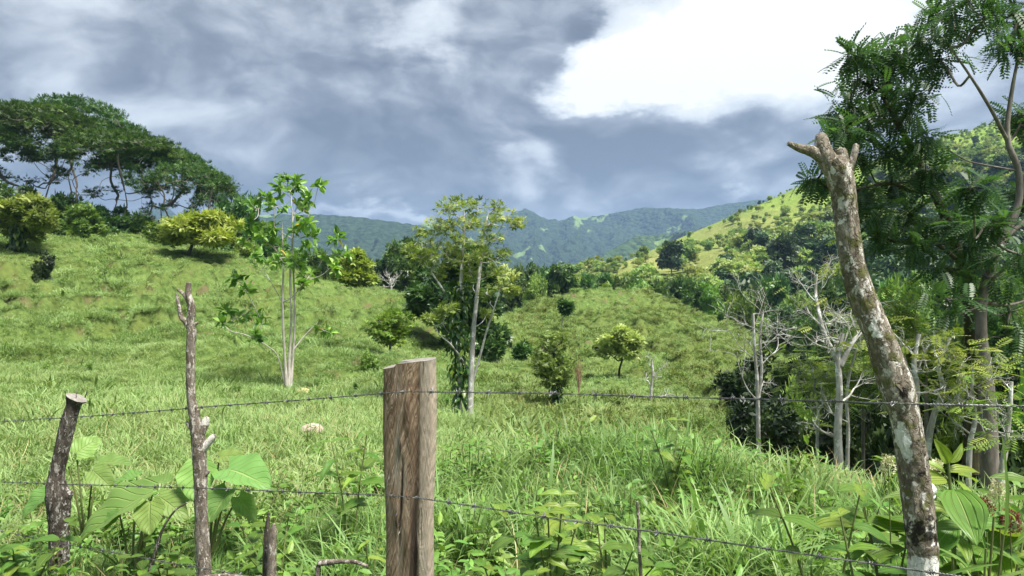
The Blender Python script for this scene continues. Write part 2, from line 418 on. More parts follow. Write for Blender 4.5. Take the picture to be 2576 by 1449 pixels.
def build_ground():
    a = np.concatenate([np.linspace(-180, -52, 40, endpoint=False), np.linspace(-52, 52, 420, endpoint=False), np.linspace(52, 180, 40, endpoint=False)])
    r = np.concatenate([np.geomspace(.5, 125, 470), np.geomspace(135, 4400, 22)])
    aa, rr = np.meshgrid(R(1) * a, r)
    x, y = (rr * np.sin(aa)), (rr * np.cos(aa))
    z = ground_z(x.ravel(), y.ravel())
    v = np.c_[x.ravel(), y.ravel(), z]
    mb = MB(); mb.add(v, grid_faces(len(r), len(a), True)[:, ::-1])
    mb.add(np.vstack([[0, 0, z[:len(a)].mean()], v[:len(a)]]), [[0, i + 1, (i + 1) % len(a) + 1] for i in range(len(a))][::1])
    m, t = mat_new('turf')
    co = t.n('ShaderNodeTexCoord').outputs['Object']
    n1 = t.noise(co, .30, 6, .62, .3); n2 = t.noise(co, 3.5, 7, .68); n3 = t.noise(co, .9, 5, .6, .2)
    c = t.ramp(n2, [(.3, (.040, .066, .016)), (.5, (.085, .135, .034)), (.7, (.140, .195, .055))])
    c = t.mix(t.range(n1, .42, .66, 0, .6), c, (.105, .125, .032))
    c = t.mix(t.range(n3, .57, .68, 0, .75), c, (.120, .088, .052))
    b = t.n('ShaderNodeBsdfPrincipled', ins={'Base Color': c, 'Roughness': .95, 'Specular IOR Level': .1})
    bp = t.n('ShaderNodeBump', ins={'Strength': .9, 'Distance': .12, 'Height': n2}); t.put(b, 'Normal', bp)
    t.n('ShaderNodeOutputMaterial', ins={0: b})
    o = obj('ground', mb.mesh('ground', [m])); tag(o, kind='structure')
build_ground()

def far_mat(name, stops, clear, scale, clear_lo=.58, bump=6.0, cell=.09):
    m, t = mat_new(name)
    co = t.n('ShaderNodeTexCoord').outputs['Object']
    n1 = t.noise(co, scale, 5, .6, .2)
    vo = t.n('ShaderNodeTexVoronoi', ins={'Vector': co, 'Scale': cell, 'Randomness': 1.0})
    n2 = t.noise(co, cell * 1.2, 6, .7)
    c = t.ramp(n2, stops)
    c = t.mix(t.math('MULTIPLY', t.range(vo.outputs['Color'], .2, .9, 0, 1), .35), c, stops[-1][1])
    msk = t.range(n1, clear_lo, clear_lo + .03, 0, 1)
    c = t.mix(msk, c, clear)
    h = t.math('MULTIPLY', t.math('SUBTRACT', 1.0, vo.outputs['Distance']), t.math('SUBTRACT', 1, msk))
    b = t.n('ShaderNodeBsdfPrincipled', ins={'Base Color': c, 'Roughness': .95, 'Specular IOR Level': .05})
    bp = t.n('ShaderNodeBump', ins={'Strength': 1.0, 'Distance': bump, 'Height': h}); t.put(b, 'Normal', bp)
    t.n('ShaderNodeOutputMaterial', ins={0: b})
    return m

def ridge(name, crest, d0, d1, zb, seed, mat, spur=.35, spur_w=260.0, nu=330, nv=110, back=.25, tree=5.0):
    """a mountain flank: crest = [(px, py, D)], foot at distance factor d0, with spurs and gullies running down"""
    cr = A(crest, float); px = np.linspace(cr[0, 0], cr[-1, 0], nu)
    py = np.interp(px, cr[:, 0], cr[:, 1]); D1 = np.interp(px, cr[:, 0], cr[:, 2])
    tt = np.concatenate([np.linspace(0, 1, nv), 1 + back * np.linspace(.08, 1, 14)])
    T, PX = np.meshgrid(tt, px, indexing='ij')
    D = D1[None] * (d0 + (d1 - d0) * T); X = (PX - CX) / F * D
    top = CZ - (py - CY) / F * D1
    s = np.clip(T, 0, 1); prof = s ** 1.15
    prof = np.where(T > 1, 1 - ((T - 1) / back) ** 1.5 * .5, prof)
    Z = zb + (top[None] - zb) * prof
    w = np.sin(np.pi * np.clip(T, 0, 1)) ** .8
    rid = fbm(X / spur_w + .35 * fbm(X / 300, D / 300, seed + 50, 2), D / (spur_w * 3.2), seed, 4, .5, True)
    rid2 = fbm(X / spur_w * 2.7 + 3.1, D / spur_w * .9, seed + 30, 3, .5, True)
    Z = Z + spur * (top - zb).mean() * w * (rid - .1 + .30 * (rid2 - .1))
    Z = Z + tree * (fbm(X / 14, D / 14, seed + 7, 2) + .5 * fbm(X / 45, D / 45, seed + 9, 2))
    mb = MB(); mb.add(np.c_[X.ravel(), D.ravel(), Z.ravel()], grid_faces(len(tt), nu))
    return tag(obj(name, mb.mesh(name, [mat])), kind='structure')

M_FAR = far_mat('far_forest', [(.3, (.010, .021, .010)), (.5, (.021, .040, .017)), (.7, (.044, .074, .028))], (.13, .20, .06), .0055, .60, 14.0, .060)
M_MID = far_mat('mid_forest', [(.3, (.016, .034, .012)), (.5, (.034, .064, .020)), (.7, (.07, .115, .034))], (.13, .20, .05), .006, .585, 12.0, .075)
ridge('far_mountain', [(-300, 560, 2900), (560, 560, 2900), (760, 556, 2950), (900, 562, 3000), (1050, 566, 3000), (1150, 548, 3000), (1280, 552, 3000), (1400, 556, 2900), (1520, 540, 2800),
      (1620, 522, 2700), (1760, 526, 2700), (1830, 512, 2700), (1900, 504, 2700), (2100, 490, 2700), (2500, 490, 2700)], .62, 1.0, -70, 3, M_FAR, 1.25, 380, 420, 130)
ridge('left_mountain', [(-300, 560, 1900), (560, 548, 1900), (700, 540, 1900), (790, 538, 1900), (900, 547, 1850), (1020, 562, 1800), (1120, 584, 1750), (1230, 622, 1700), (1340, 664, 1650), (1460, 706, 1600), (1620, 745, 1550)],
      .62, 1.0, -80, 11, M_FAR, .85, 280, 380, 110)
ridge('valley_spur', [(1380, 716, 1250), (1440, 694, 1300), (1490, 662, 1400), (1545, 622, 1500), (1600, 594, 1550), (1700, 588, 1600), (1800, 572, 1600), (1950, 560, 1600), (2150, 540, 1600), (2500, 500, 1600)],
      .66, 1.0, -80, 29, M_MID, .95, 210, 320, 110)
ridge('valley_slope', [(-300, 662, 700), (700, 668, 700), (900, 676, 720), (1000, 672, 740), (1150, 684, 740), (1300, 690, 740), (1420, 702, 740), (1600, 706, 740), (1900, 720, 740)],
      .62, 1.0, -80, 41, M_MID, .25, 120, 260, 60, tree=4.0)

# the near right-hand hill, grass along its back and forest below
HILL_CREST = A([(1380, 722, 300), (1460, 700, 320), (1530, 676, 335), (1620, 638, 350), (1700, 603, 365), (1790, 565, 380), (1870, 533, 392), (1960, 492, 405), (2050, 452, 415), (2200, 402, 425), (2400, 340, 430), (2576, 292, 430), (3000, 190, 420), (3400, 120, 400)], float)
HILL_FOOT = A([(1380, 735, 220), (1460, 735, 205), (1600, 752, 190), (1700, 772, 175), (1900, 830, 140), (2100, 880, 120), (2400, 900, 105), (3400, 900, 100)], float)
def hill_xyz(px, t, detail=True):
    px = np.asarray(px, float); t = np.asarray(t, float)
    yc, dc = np.interp(px, HILL_CREST[:, 0], HILL_CREST[:, 1]), np.interp(px, HILL_CREST[:, 0], HILL_CREST[:, 2])
    yf, df = np.interp(px, HILL_FOOT[:, 0], HILL_FOOT[:, 1]), np.interp(px, HILL_FOOT[:, 0], HILL_FOOT[:, 2])
    D = df + (dc - df) * t; X = (px - CX) / F * D
    zc, zf = CZ - (yc - CY) / F * dc, CZ - (yf - CY) / F * df
    tc = np.clip(t, 0, 1)
    Z = zf + (zc - zf) * np.where(t <= 1, tc ** 1.12, 1 - (t - 1) * .6)
    Z = Z - np.clip(-t, 0, 1) * 60
    w = np.sin(np.pi * tc) ** .7
    Z = Z + w * (15 * fbm(X / 60, D / 110, 61, 3, .5, True) + 4 * fbm(X / 22, D / 22, 71, 3))
    return X, D, Z
def build_hill():
    px = np.linspace(1380, 3400, 260); tt = np.concatenate([np.linspace(-.5, 1, 130), np.linspace(1.02, 1.5, 12)])
    T, PX = np.meshgrid(tt, px, indexing='ij')
    X, D, Z = hill_xyz(PX, T)
    mb = MB(); mb.add(np.c_[X.ravel(), D.ravel(), Z.ravel()], grid_faces(len(tt), len(px)))
    m, t = mat_new('hill_grass')
    co = t.n('ShaderNodeTexCoord').outputs['Object']
    n1 = t.noise(co, .022, 5, .6, .3); n2 = t.noise(co, .5, 7, .7)
    sx = t.n('ShaderNodeSeparateXYZ', ins={0: co}).outputs[0]
    east = t.range(t.math('ADD', sx, t.math('MULTIPLY', t.math('SUBTRACT', n1, .5), 120)), 90, 150)
    c = t.mix(east, t.ramp(n1, [(.34, (.18, .23, .06)), (.5, (.235, .255, .085)), (.64, (.30, .28, .12))]), t.ramp(n1, [(.36, (.15, .25, .035)), (.62, (.22, .29, .06))]))
    c = t.mix(t.range(n2, .46, .68, 0, .55), c, (.10, .16, .032))
    b = t.n('ShaderNodeBsdfPrincipled', ins={'Base Color': c, 'Roughness': .95, 'Specular IOR Level': .05})
    bp = t.n('ShaderNodeBump', ins={'Strength': 1.0, 'Distance': 1.2, 'Height': n2}); t.put(b, 'Normal', bp)
    t.n('ShaderNodeOutputMaterial', ins={0: b})
    tag(obj('hillside', mb.mesh('hillside', [m])), kind='structure')
build_hill()

def build_haze():
    mb = MB(); x, y0, y1, z0, z1 = 4700, -4700, 4700, -140, 420
    v = [(sx * x, y, z) for z in (z0, z1) for y in (y0, y1) for sx in (-1, 1)]
    mb.add(v, [[0, 2, 3, 1], [4, 5, 7, 6], [0, 1, 5, 4], [2, 6, 7, 3], [0, 4, 6, 2], [1, 3, 7, 5]])
    m, t = mat_new('haze')
    pv = t.n('ShaderNodeVolumePrincipled', ins={'Color': (.40, .62, 1.0), 'Density': .00020, 'Anisotropy': .25})
    t.n('ShaderNodeOutputMaterial', ins={'Volume': pv})
    m.cycles.homogeneous_volume = True if hasattr(m.cycles, 'homogeneous_volume') else None
    o = obj('haze', mb.mesh('haze', [m], smooth=False)); tag(o, 'pale blue haze filling the valley air', 'haze', kind='stuff')
build_haze()
# ------------------------------------------------------------------ tree builders
def skeleton(rng, stems, r_stem, C, start=.4, rtip=.012, expo=.48, lift=.18, jit=.12, rmax=.6, rise=.25):
    """grow limbs from stems to the clump centres C; returns tubes [(pts, radii)]"""
    nodes, par, tubes = [], [], []
    ok = []
    for s in stems:
        b = len(nodes); n = len(s)
        for i, p in enumerate(s):
            nodes.append(A(p, float)); par.append(b + i - 1 if i else -1); ok.append(i / (n - 1) >= start)
    n_st = len(nodes); branch = []
    base = stems[0][0]
    order = np.argsort([min(np.linalg.norm(c - s[-1]) for s in stems) + .4 * min(np.linalg.norm(c - q) for s in stems for q in s) for c in C]) if len(C) else []
    for ci in order:
        c = C[ci]; N = A(nodes); d = np.linalg.norm(N - c, axis=1)
        cost = d + 1.3 * np.maximum(0, N[:, 2] - c[2] + rise * d) + np.where(A(ok), 0, 1e6)
        j = int(np.argmin(cost)); a = nodes[j]; L = np.linalg.norm(c - a)
        m = 3 if L > .3 else 2
        ids = [j]
        for k in range(1, m + 1):
            f = k / m; q = a + (c - a) * f
            if k < m: q = q + A([0, 0, -lift * L * math.sin(math.pi * f)]) + rng.normal(size=3) * jit * L * .5
            nodes.append(q); par.append(ids[-1]); ok.append(True); ids.append(len(nodes) - 1)
        branch.append(ids)
    cnt = np.zeros(len(nodes))
    for ids in branch:
        i = ids[-1]
        while i >= 0:
            cnt[i] += 1; i = par[i]
    rad = rtip * np.maximum(cnt, 1) ** expo
    off = 0
    for s, r in zip(stems, r_stem):
        n = len(s); rr = np.broadcast_to(A(r, float), (n,)) if np.ndim(r) else np.linspace(r, r * .35, n)
        pth = smooth_path(np.c_[A(s), rr], n * 3)
        tubes.append((pth[:, :3], np.maximum(pth[:, 3], .004))); rad[off:off + n] = np.minimum(rad[off:off + n], rr); off += n
    for ids in branch:
        pts = A([nodes[i] for i in ids]); r = rad[ids].copy(); r[0] = min(r[0], r[1] * 1.35); r = np.minimum(r, rmax)
        pth = smooth_path(np.c_[pts, r], 3 * len(ids)); tubes.append((pth[:, :3], np.maximum(pth[:, 3], rtip * .5)))
    return tubes

def make_tree(rng, stems, r_stem, C, Rad, tpl, n, size, start=.4, twigs=0, twig_r=.006, droop=-.1, out=.7, rnd=.5, up_rnd=.5,
              rtip=.012, expo=.48, k=7, tint=(.5, .2), shell=.45, rosette=0, lift=.18, jit=.12, wood=None, crown=None, bark_i=0, leaf_i=0, clump_tint=.12, rmax=.6, wide=1.0, rise=.25):
    """fills two builders: wood (stems, limbs, twigs) and crown (leaves)"""
    wood = wood or MB(); crown = crown or MB()
    C = A(C, float).reshape(-1, 3); Rad = np.broadcast_to(A(Rad, float), C.shape) if np.ndim(Rad) != 1 or len(np.shape(Rad)) != 1 or len(Rad) == 3 else np.repeat(A(Rad)[:, None], 3, 1)
    if stems:
        for pts, r in skeleton(rng, stems, r_stem, C, start, rtip, expo, lift, jit, rmax, rise):
            tube(wood, pts, r, k if r[0] > .03 else max(4, k - 3), bark_i, rough=.03, rng=rng)
    Pp, Al, Ti, Si = [], [], [], []
    for c, rd in zip(C, Rad):
        m = max(1, int(n * (.8 + .4 * rng.random())))
        ct = rng.normal() * clump_tint
        if rosette:
            m = max(1, m // rosette)
        d = unit(rng.normal(size=(m, 3)) * [1, 1, .85]); rr = rng.random(m) ** shell
        q = c + d * rr[:, None] * rd
        if twigs:
            for p in q[:twigs]:
                mid = (c + p) / 2 + rng.normal(size=3) * .1 * np.linalg.norm(p - c) - A([0, 0, .06 * np.linalg.norm(p - c)])
                pth = smooth_path([c, mid, p], 6); tube(wood, pth, np.linspace(twig_r * 1.5, twig_r * .6, 6), 4, bark_i, cap=False)
        if rosette:
            ax = unit(d + A([0, 0, .5])); q = np.repeat(q, rosette, 0); ax = np.repeat(ax, rosette, 0); M = len(q)
            al = unit(ax * .35 + unit(rng.normal(size=(M, 3))) * 1.0 + A([0, 0, droop]))
            q = q + rng.normal(size=q.shape) * size * .12
        else:
            M = m
            al = unit(d * out + rng.normal(size=(M, 3)) * rnd + A([0, 0, droop]))
        Pp.append(q); Al.append(al); Ti.append(np.clip(tint[0] + ct + rng.normal(size=M) * tint[1], 0, 1)); Si.append(size * (.7 + .6 * rng.random(M)))
    if Pp:
        Pp, Al = np.concatenate(Pp), np.concatenate(Al)
        up = unit(A([0, 0, 1.]) + rng.normal(size=Pp.shape) * up_rnd)
        scatter(crown, tpl, Pp, Al, up, np.concatenate(Si), np.concatenate(Ti), leaf_i, wide)
    return wood, crown

FAN5, FAN4, FAN7 = t_fan(5, 2.4, 1), t_fan(4, 2.6, 2, .2), t_fan(7, 2.6, 3, .12)
FANBIG = t_fan(4, 2.8, 5, .26, .16)
PIN = t_pinnate(9, .05, .3)
PINB = t_pinnate(8, .060, .21, .30)
PIN6 = t_pinnate(6, .07, .34, .18)

L_FOREST = [leaf_mat('forest_leaf_light', [(0, (.17, .24, .06)), (.5, (.28, .37, .11)), (1, (.42, .48, .19))], .4, hue=.05),
            leaf_mat('forest_leaf_mid', [(0, (.085, .145, .038)), (.5, (.165, .25, .07)), (1, (.28, .36, .12))], .35, hue=.05),
            leaf_mat('forest_leaf_dark', [(0, (.020, .046, .018)), (.5, (.042, .084, .032)), (1, (.09, .145, .05))], .2, hue=.04)]
L_DARK = leaf_mat('dark_leaf', [(0, (0.023, 0.057, 0.017)), (.5, (0.057, 0.125, 0.033)), (1, (0.156, 0.255, 0.062))], .25, .42, .45, hue=.04)
L_SHADE = leaf_mat('deep_green_leaf', [(0, (.010, .024, .008)), (.5, (.024, .050, .015)), (1, (.06, .10, .028))], .2, .45, .4, hue=.03)  # leaf green darkened to put the gully's shade into the bushes' colour
L_MIDG = leaf_mat('green_leaf', [(0, (0.051, 0.116, 0.024)), (.5, (0.128, 0.244, 0.046)), (1, (0.278, 0.417, 0.084))], .3, .45, .4, hue=.05)
L_UMB = leaf_mat('feather_leaf', [(0, (0.024, 0.057, 0.018)), (.5, (0.060, 0.129, 0.032)), (1, (0.139, 0.235, 0.055))], .3, .5, .3, hue=.03)
L_OLIVE = leaf_mat('olive_leaf', [(0, (0.098, 0.155, 0.032)), (.5, (0.207, 0.293, 0.069)), (1, (0.380, 0.448, 0.138))], .35, .5, .3, hue=.03)
L_YELLOW = leaf_mat('yellow_leaf', [(0, (.15, .20, .030)), (.5, (.30, .36, .070)), (1, (.46, .50, .14))], .35, .5, .3, hue=.03)
L_PALE = leaf_mat('pale_lime_leaf', [(0, (0.182, 0.247, 0.065)), (.5, (0.325, 0.416, 0.130)), (1, (0.520, 0.598, 0.234))], .38, .5, .3, hue=.04)
L_LIME = leaf_mat('lime_leaf', [(0, (0.072, 0.124, 0.018)), (.5, (0.156, 0.240, 0.036)), (1, (0.312, 0.377, 0.078))], .35, .5, .3, hue=.04)
L_BIG = leaf_mat('glossy_leaf', [(0, (0.046, 0.120, 0.018)), (.45, (0.133, 0.270, 0.044)), (.9, (0.296, 0.466, 0.090)), (.97, (0.375, 0.510, 0.106)), (1, (0.600, 0.420, 0.060))], .38, .38, .45, hue=.02)
L_PINN = leaf_mat('pinnate_leaf', [(0, (0.024, 0.054, 0.020)), (.5, (0.049, 0.110, 0.037)), (1, (0.108, 0.194, 0.062))], .42, .40, .4, hue=.02)
L_VINE = leaf_mat('vine_leaf', [(0, (0.016, 0.043, 0.009)), (.5, (0.040, 0.099, 0.019)), (1, (0.310, 0.403, 0.046))], .3, .35, .5)
B_GREY = bark_mat('grey_bark', (.06, .052, .042), (.15, .135, .115), (.27, .25, .22), 9)
B_DARK = bark_mat('dark_bark', (.022, .018, .014), (.06, .050, .040), (.12, .10, .085), 7)
B_PALE = bark_mat('pale_bark', (.20, .18, .155), (.40, .375, .33), (.58, .56, .52), 12, lichen=(.10, .095, .08), lich_lo=.62)
B_LICH = bark_mat('lichen_bark', (.15, .145, .13), (.36, .35, .32), (.58, .57, .54), 11, lichen=(.66, .67, .65), lich_lo=.54)
B_MOSS = bark_mat('moss_bark', (.03, .026, .016), (.07, .062, .036), (.13, .12, .075), 10, moss=(.055, .065, .012))

def two_part(name, wood, crown, bark, leaf):
    return wood.mesh(name + '_trunk', [bark]), crown.mesh(name + '_crown', [leaf], smooth=False)

def plant_tree(name, meshes, loc, label, cat='tree', group=None, rz=0.0, s=1.0):
    t = thing(name, loc, label, cat, group, rz, s)
    obj('trunk', meshes[0], t); obj('crown', meshes[1], t)
    return t

def dome(rng, n, R0, H, h0, flat=.8, low=.35):
    """clump centres filling a rounded crown of radius R0 between h0 and H"""
    d = unit(rng.normal(size=(n, 3))); r = rng.random(n) ** .4
    q = d * r[:, None] * [R0, R0, (H - h0) / 2]
    q[::6] *= 1.22
    q[:, 2] += (H + h0) / 2
    return q
def wiggle(rng, p0, p1, n=6, amp=.05):
    t = np.linspace(0, 1, n)[:, None]; q = A(p0) + (A(p1) - A(p0)) * t
    q[1:] += rng.normal(size=(n - 1, 3)) * amp * [1, 1, .2]
    return q

# --- forest trees of the right-hand hill (seen at 120-430 m)
def forest_variant(seed, leaf, R0, H, n_cl, per, size):
    rng = np.random.default_rng(seed)
    C = dome(rng, n_cl, R0 * .78, H * .93, H * .28); rad = R0 * (.28 + .16 * rng.random(n_cl))
    Rd = np.c_[rad, rad, rad * .72]
    w, c = make_tree(rng, [wiggle(rng, (0, 0, -1.5), (0, 0, H * .7), 5, .2)], [.22], C, Rd, FANBIG, per, size, start=.5, k=5, rtip=.05, tint=(.5, .22), shell=.3, droop=.05, up_rnd=.6, clump_tint=.2)
    mb = MB(); mb.v, mb.f, mb.t, mb.u = w.v + c.v, w.f + [f + w.n for f in c.f], w.t + c.t, w.u + c.u
    mb.m = w.m + [m + 1 for m in c.m]; mb.n = w.n + c.n
    return mb.mesh('forest_tree', [B_GREY, leaf], smooth=False)
FV = [forest_variant(101, L_FOREST[0], 4.2, 8.5, 15, 26, 1.05), forest_variant(102, L_FOREST[0], 3.4, 7.5, 12, 24, .95), forest_variant(103, L_FOREST[1], 4.8, 10.5, 17, 26, 1.1),
      forest_variant(104, L_FOREST[1], 3.7, 9, 13, 26, 1.0), forest_variant(105, L_FOREST[2], 5.0, 11, 18, 26, 1.15), forest_variant(106, L_FOREST[2], 4.0, 12, 16, 26, 1.05)]

SRC = {}
def source(name, meshes):
    c = bpy.data.collections.new(name)
    for i, me in enumerate(meshes):
        c.objects.link(bpy.data.objects.new('%s_%02d' % (name, i), me))
    SRC[name] = c
    return c
def gn_scatter(name, coll, pos, rot, scl, idx, tint, label, cat):
    """uncountable growth: one object whose points carry small instances"""
    me = bpy.data.meshes.new(name); n = len(pos)
    me.vertices.add(n); me.vertices.foreach_set('co', np.asarray(pos, np.float32).ravel())
    def at(nm, ty, key, val, dt):
        a = me.attributes.new(nm, ty, 'POINT'); a.data.foreach_set(key, np.asarray(val, dt).ravel())
    at('rot', 'FLOAT_VECTOR', 'vector', rot, np.float32); at('scl', 'FLOAT_VECTOR', 'vector', np.repeat(np.asarray(scl)[:, None], 3, 1) if np.ndim(scl) == 1 else scl, np.float32)
    at('idx', 'INT', 'value', idx, np.int32); at('itint', 'FLOAT', 'value', tint, np.float32)
    g = bpy.data.node_groups.new(name, 'GeometryNodeTree')
    g.interface.new_socket('Geometry', in_out='INPUT', socket_type='NodeSocketGeometry'); g.interface.new_socket('Geometry', in_out='OUTPUT', socket_type='NodeSocketGeometry')
    N, L = g.nodes, g.links
    gi, go = N.new('NodeGroupInput'), N.new('NodeGroupOutput')
    ci = N.new('GeometryNodeCollectionInfo'); ci.inputs['Collection'].default_value = coll
    ci.inputs['Separate Children'].default_value = True; ci.inputs['Reset Children'].default_value = True
    iop = N.new('GeometryNodeInstanceOnPoints'); iop.inputs['Pick Instance'].default_value = True
    def na(nm, ty):
        a = N.new('GeometryNodeInputNamedAttribute'); a.data_type = ty; a.inputs['Name'].default_value = nm
        return a.outputs['Attribute']
    L.new(gi.outputs[0], iop.inputs['Points']); L.new(ci.outputs[0], iop.inputs['Instance'])
    L.new(na('idx', 'INT'), iop.inputs['Instance Index'])
    e2r = N.new('FunctionNodeEulerToRotation'); L.new(na('rot', 'FLOAT_VECTOR'), e2r.inputs[0]); L.new(e2r.outputs[0], iop.inputs['Rotation'])
    L.new(na('scl', 'FLOAT_VECTOR'), iop.inputs['Scale']); L.new(iop.outputs[0], go.inputs[0])
    o = obj(name, me); m = o.modifiers.new('growth', 'NODES'); m.node_group = g
    return tag(o, label, cat, kind='stuff')

def plant_forest():
    rng = np.random.default_rng(7)
    n = 26000
    px = 1400 + 1700 * rng.random(n); t = -.12 + 1.14 * rng.random(n)
    X, Y, Z = hill_xyz(px, t)
    # open grass: a broad band under the crest on the left, thinning to the right; clumps elsewhere
    open_ = np.interp(px, [1400, 1470, 1530, 1590, 1700, 1850, 1960, 2060, 2200, 2450, 3100], [.75, .65, .30, .05, .10, .30, .40, .48, .66, .85, .95])
    edge = open_ + .22 * fbm(X / 30, Y / 30, 88, 3)
    dens = np.clip((edge - t) / .10, 0, 1)
    crest_line = (t > .985) & (px > 1840) & (rng.random(n) < .8)
    scat = (rng.random(n) < .016)
    gap = fbm(X / 20, Y / 20, 90, 2) > .27
    shrub = (t > edge) & (rng.random(n) < np.clip(fbm(X / 18, Y / 18, 97, 3) * 1.1 - .16 + 1.05 * np.clip((px - 1800 - 500 * np.maximum(0, t - .72)) / 120, 0, 1) * (1 - np.clip((t - .52 + .1 * fbm(X / 25, Y / 25, 99, 2)) / .12, 0, .93) * (px < 2180)), 0, .9))
    keep = shrub | ((rng.random(n) < dens) & ~(gap & (t > .35))) | crest_line | scat
    px, t, X, Y, Z, crest_line, shrub = [q[keep] for q in (px, t, X, Y, Z, crest_line, shrub)]
    # thin by spacing
    order = rng.permutation(len(X)); cell = {}; use = []
    for i in order:
        k = (int(X[i] // 3.1), int(Y[i] // 4.0))
        if k in cell: continue
        cell[k] = 1; use.append(i)
    use = A(use)
    px, t, X, Y, Z, crest_line, shrub = [q[use] for q in (px, t, X, Y, Z, crest_line, shrub)]
    low = np.clip((.52 - t) / .35, 0, 1) * np.clip((px - 1800) / 350, 0, 1)
    u = rng.random(len(X)); sp = fbm(X / 26, Y / 26, 93, 2) * .9
    kind = np.where(u + sp < .75 * low, rng.integers(4, 6, len(X)), np.where(u < .34 + .3 * low, rng.integers(2, 4, len(X)), rng.integers(0, 2, len(X))))
    s = (.34 + .34 * rng.random(len(X)) ** 1.5); s = np.where(crest_line, s * .6, np.where(shrub, s * .66, s * np.interp(t, [.3, .6], [1.35, 1.1]))); kind = np.where(shrub, np.where(rng.random(len(X)) < .25, 2 + kind % 2, kind % 2), kind)
    s = s * np.interp(t, [0, .5, 1], [1.15, .9, .6]); s = s * np.interp(px, [1400, 1560, 1640], [.5, .55, 1]); rz = 6.28 * rng.random(len(X))
    view = (X / Y > -.1) & (X / Y < .70)
    vis = np.argsort(-(np.where(view, s / Y, -1)))[:300]
    rest = np.setdiff1d(np.arange(len(X)), vis)
    LB = ['rounded pale green tree in the forest on the right hillside', 'rounded pale green tree in the forest on the right hillside', 'mid green spreading tree in the forest on the right hillside',
          'mid green spreading tree in the forest on the right hillside', 'dark bluish green tree in the forest on the right hillside', 'dark bluish green tree in the forest on the right hillside']
    GR = ['pale trees of the hillside forest', 'mid green trees of the hillside forest', 'dark trees of the hillside forest']
    for i in vis:
        o = obj('forest_tree', FV[kind[i]], loc=(X[i], Y[i], Z[i])); o.rotation_euler = (0, 0, rz[i]); o.scale = (s[i], s[i], s[i] * (.85 + .3 * ((i * 7919) % 100) / 100))
        tag(o, LB[kind[i]], 'tree', GR[kind[i] // 2])
    gn_scatter('hillside_forest', source('forest_source', FV), np.c_[X, Y, Z][rest], np.c_[0 * rz, 0 * rz, rz][rest], s[rest], kind[rest], rng.random(len(rest)), 'far forest canopy massed over the right hillside', 'forest')
    print('forest', len(X))
plant_forest()

# --- dense trees behind the pasture
def dense_variant(seed, leaf, bark, R0, H, h0, n_cl, per, size, tpl=FAN5, trunk_r=.2, flat=.7):
    rng = np.random.default_rng(seed)
    C = dome(rng, n_cl, R0 * .8, H * .94, h0); rad = R0 * (.24 + .14 * rng.random(n_cl)); Rd = np.c_[rad, rad, rad * flat]
    w, c = make_tree(rng, [wiggle(rng, (0, 0, -1.0), (0, 0, H * .72), 6, .15)], [trunk_r], C, Rd, tpl, per, size, start=.35, k=6, rtip=.03, tint=(.45, .2), shell=.35, droop=-.05, up_rnd=.55, clump_tint=.16)
    return two_part('dense_tree', w, c, bark, leaf)
DV = [dense_variant(201, L_DARK, B_DARK, 3.4, 9, 2.2, 26, 60, .62), dense_variant(202, L_DARK, B_GREY, 2.7, 10.5, 3.0, 24, 60, .58), dense_variant(203, L_MIDG, B_GREY, 3.2, 8.5, 2.0, 24, 60, .6),
      dense_variant(204, L_MIDG, B_PALE, 2.4, 9.5, 3.6, 20, 60, .52), dense_variant(205, L_OLIVE, B_PALE, 2.6, 8, 2.5, 20, 50, .55)]
# low dense bushes reaching the ground
BV = [dense_variant(211, L_SHADE, B_DARK, 2.2, 4.2, .25, 24, 62, .42, FAN5, .08, .85), dense_variant(212, L_MIDG, B_DARK, 2.0, 3.6, .2, 22, 60, .40, FAN5, .08, .85),
      dense_variant(213, L_SHADE, B_DARK, 1.8, 5.0, .3, 24, 60, .38, FAN4, .08, .9)]
DV_H = [9, 10.5, 8.5, 9.5, 8]; BV_H = [4.2, 3.6, 5.0]
DV_R = [3.4, 2.7, 3.2, 2.4, 2.6]; BV_R = [2.2, 2.0, 1.8]

def extent(me):
    """height and radius of a crown mesh"""
    v = np.empty(len(me.vertices) * 3, np.float32); me.vertices.foreach_get('co', v); v = v.reshape(-1, 3)
    return np.percentile(v[:, 2], 99.6), np.percentile(np.hypot(v[:, 0], v[:, 1]), 97)
def stand(name, V, VH, VR, k, px, py_top, D, half, rng, label, group, cat='tree', sink=.3):
    x = (px - CX) / F * D; z = ground_z(x, D)[0] - sink
    top = CZ - (py_top - CY) / F * D
    H_, R_ = extent(V[k][1])
    sz = max((top - z) / H_, .15); sx = half / F * D / R_
    return plant_tree(name, V[k], (x, D, z), label, cat, group, rng.random() * 6.28, (sx, sx, sz))

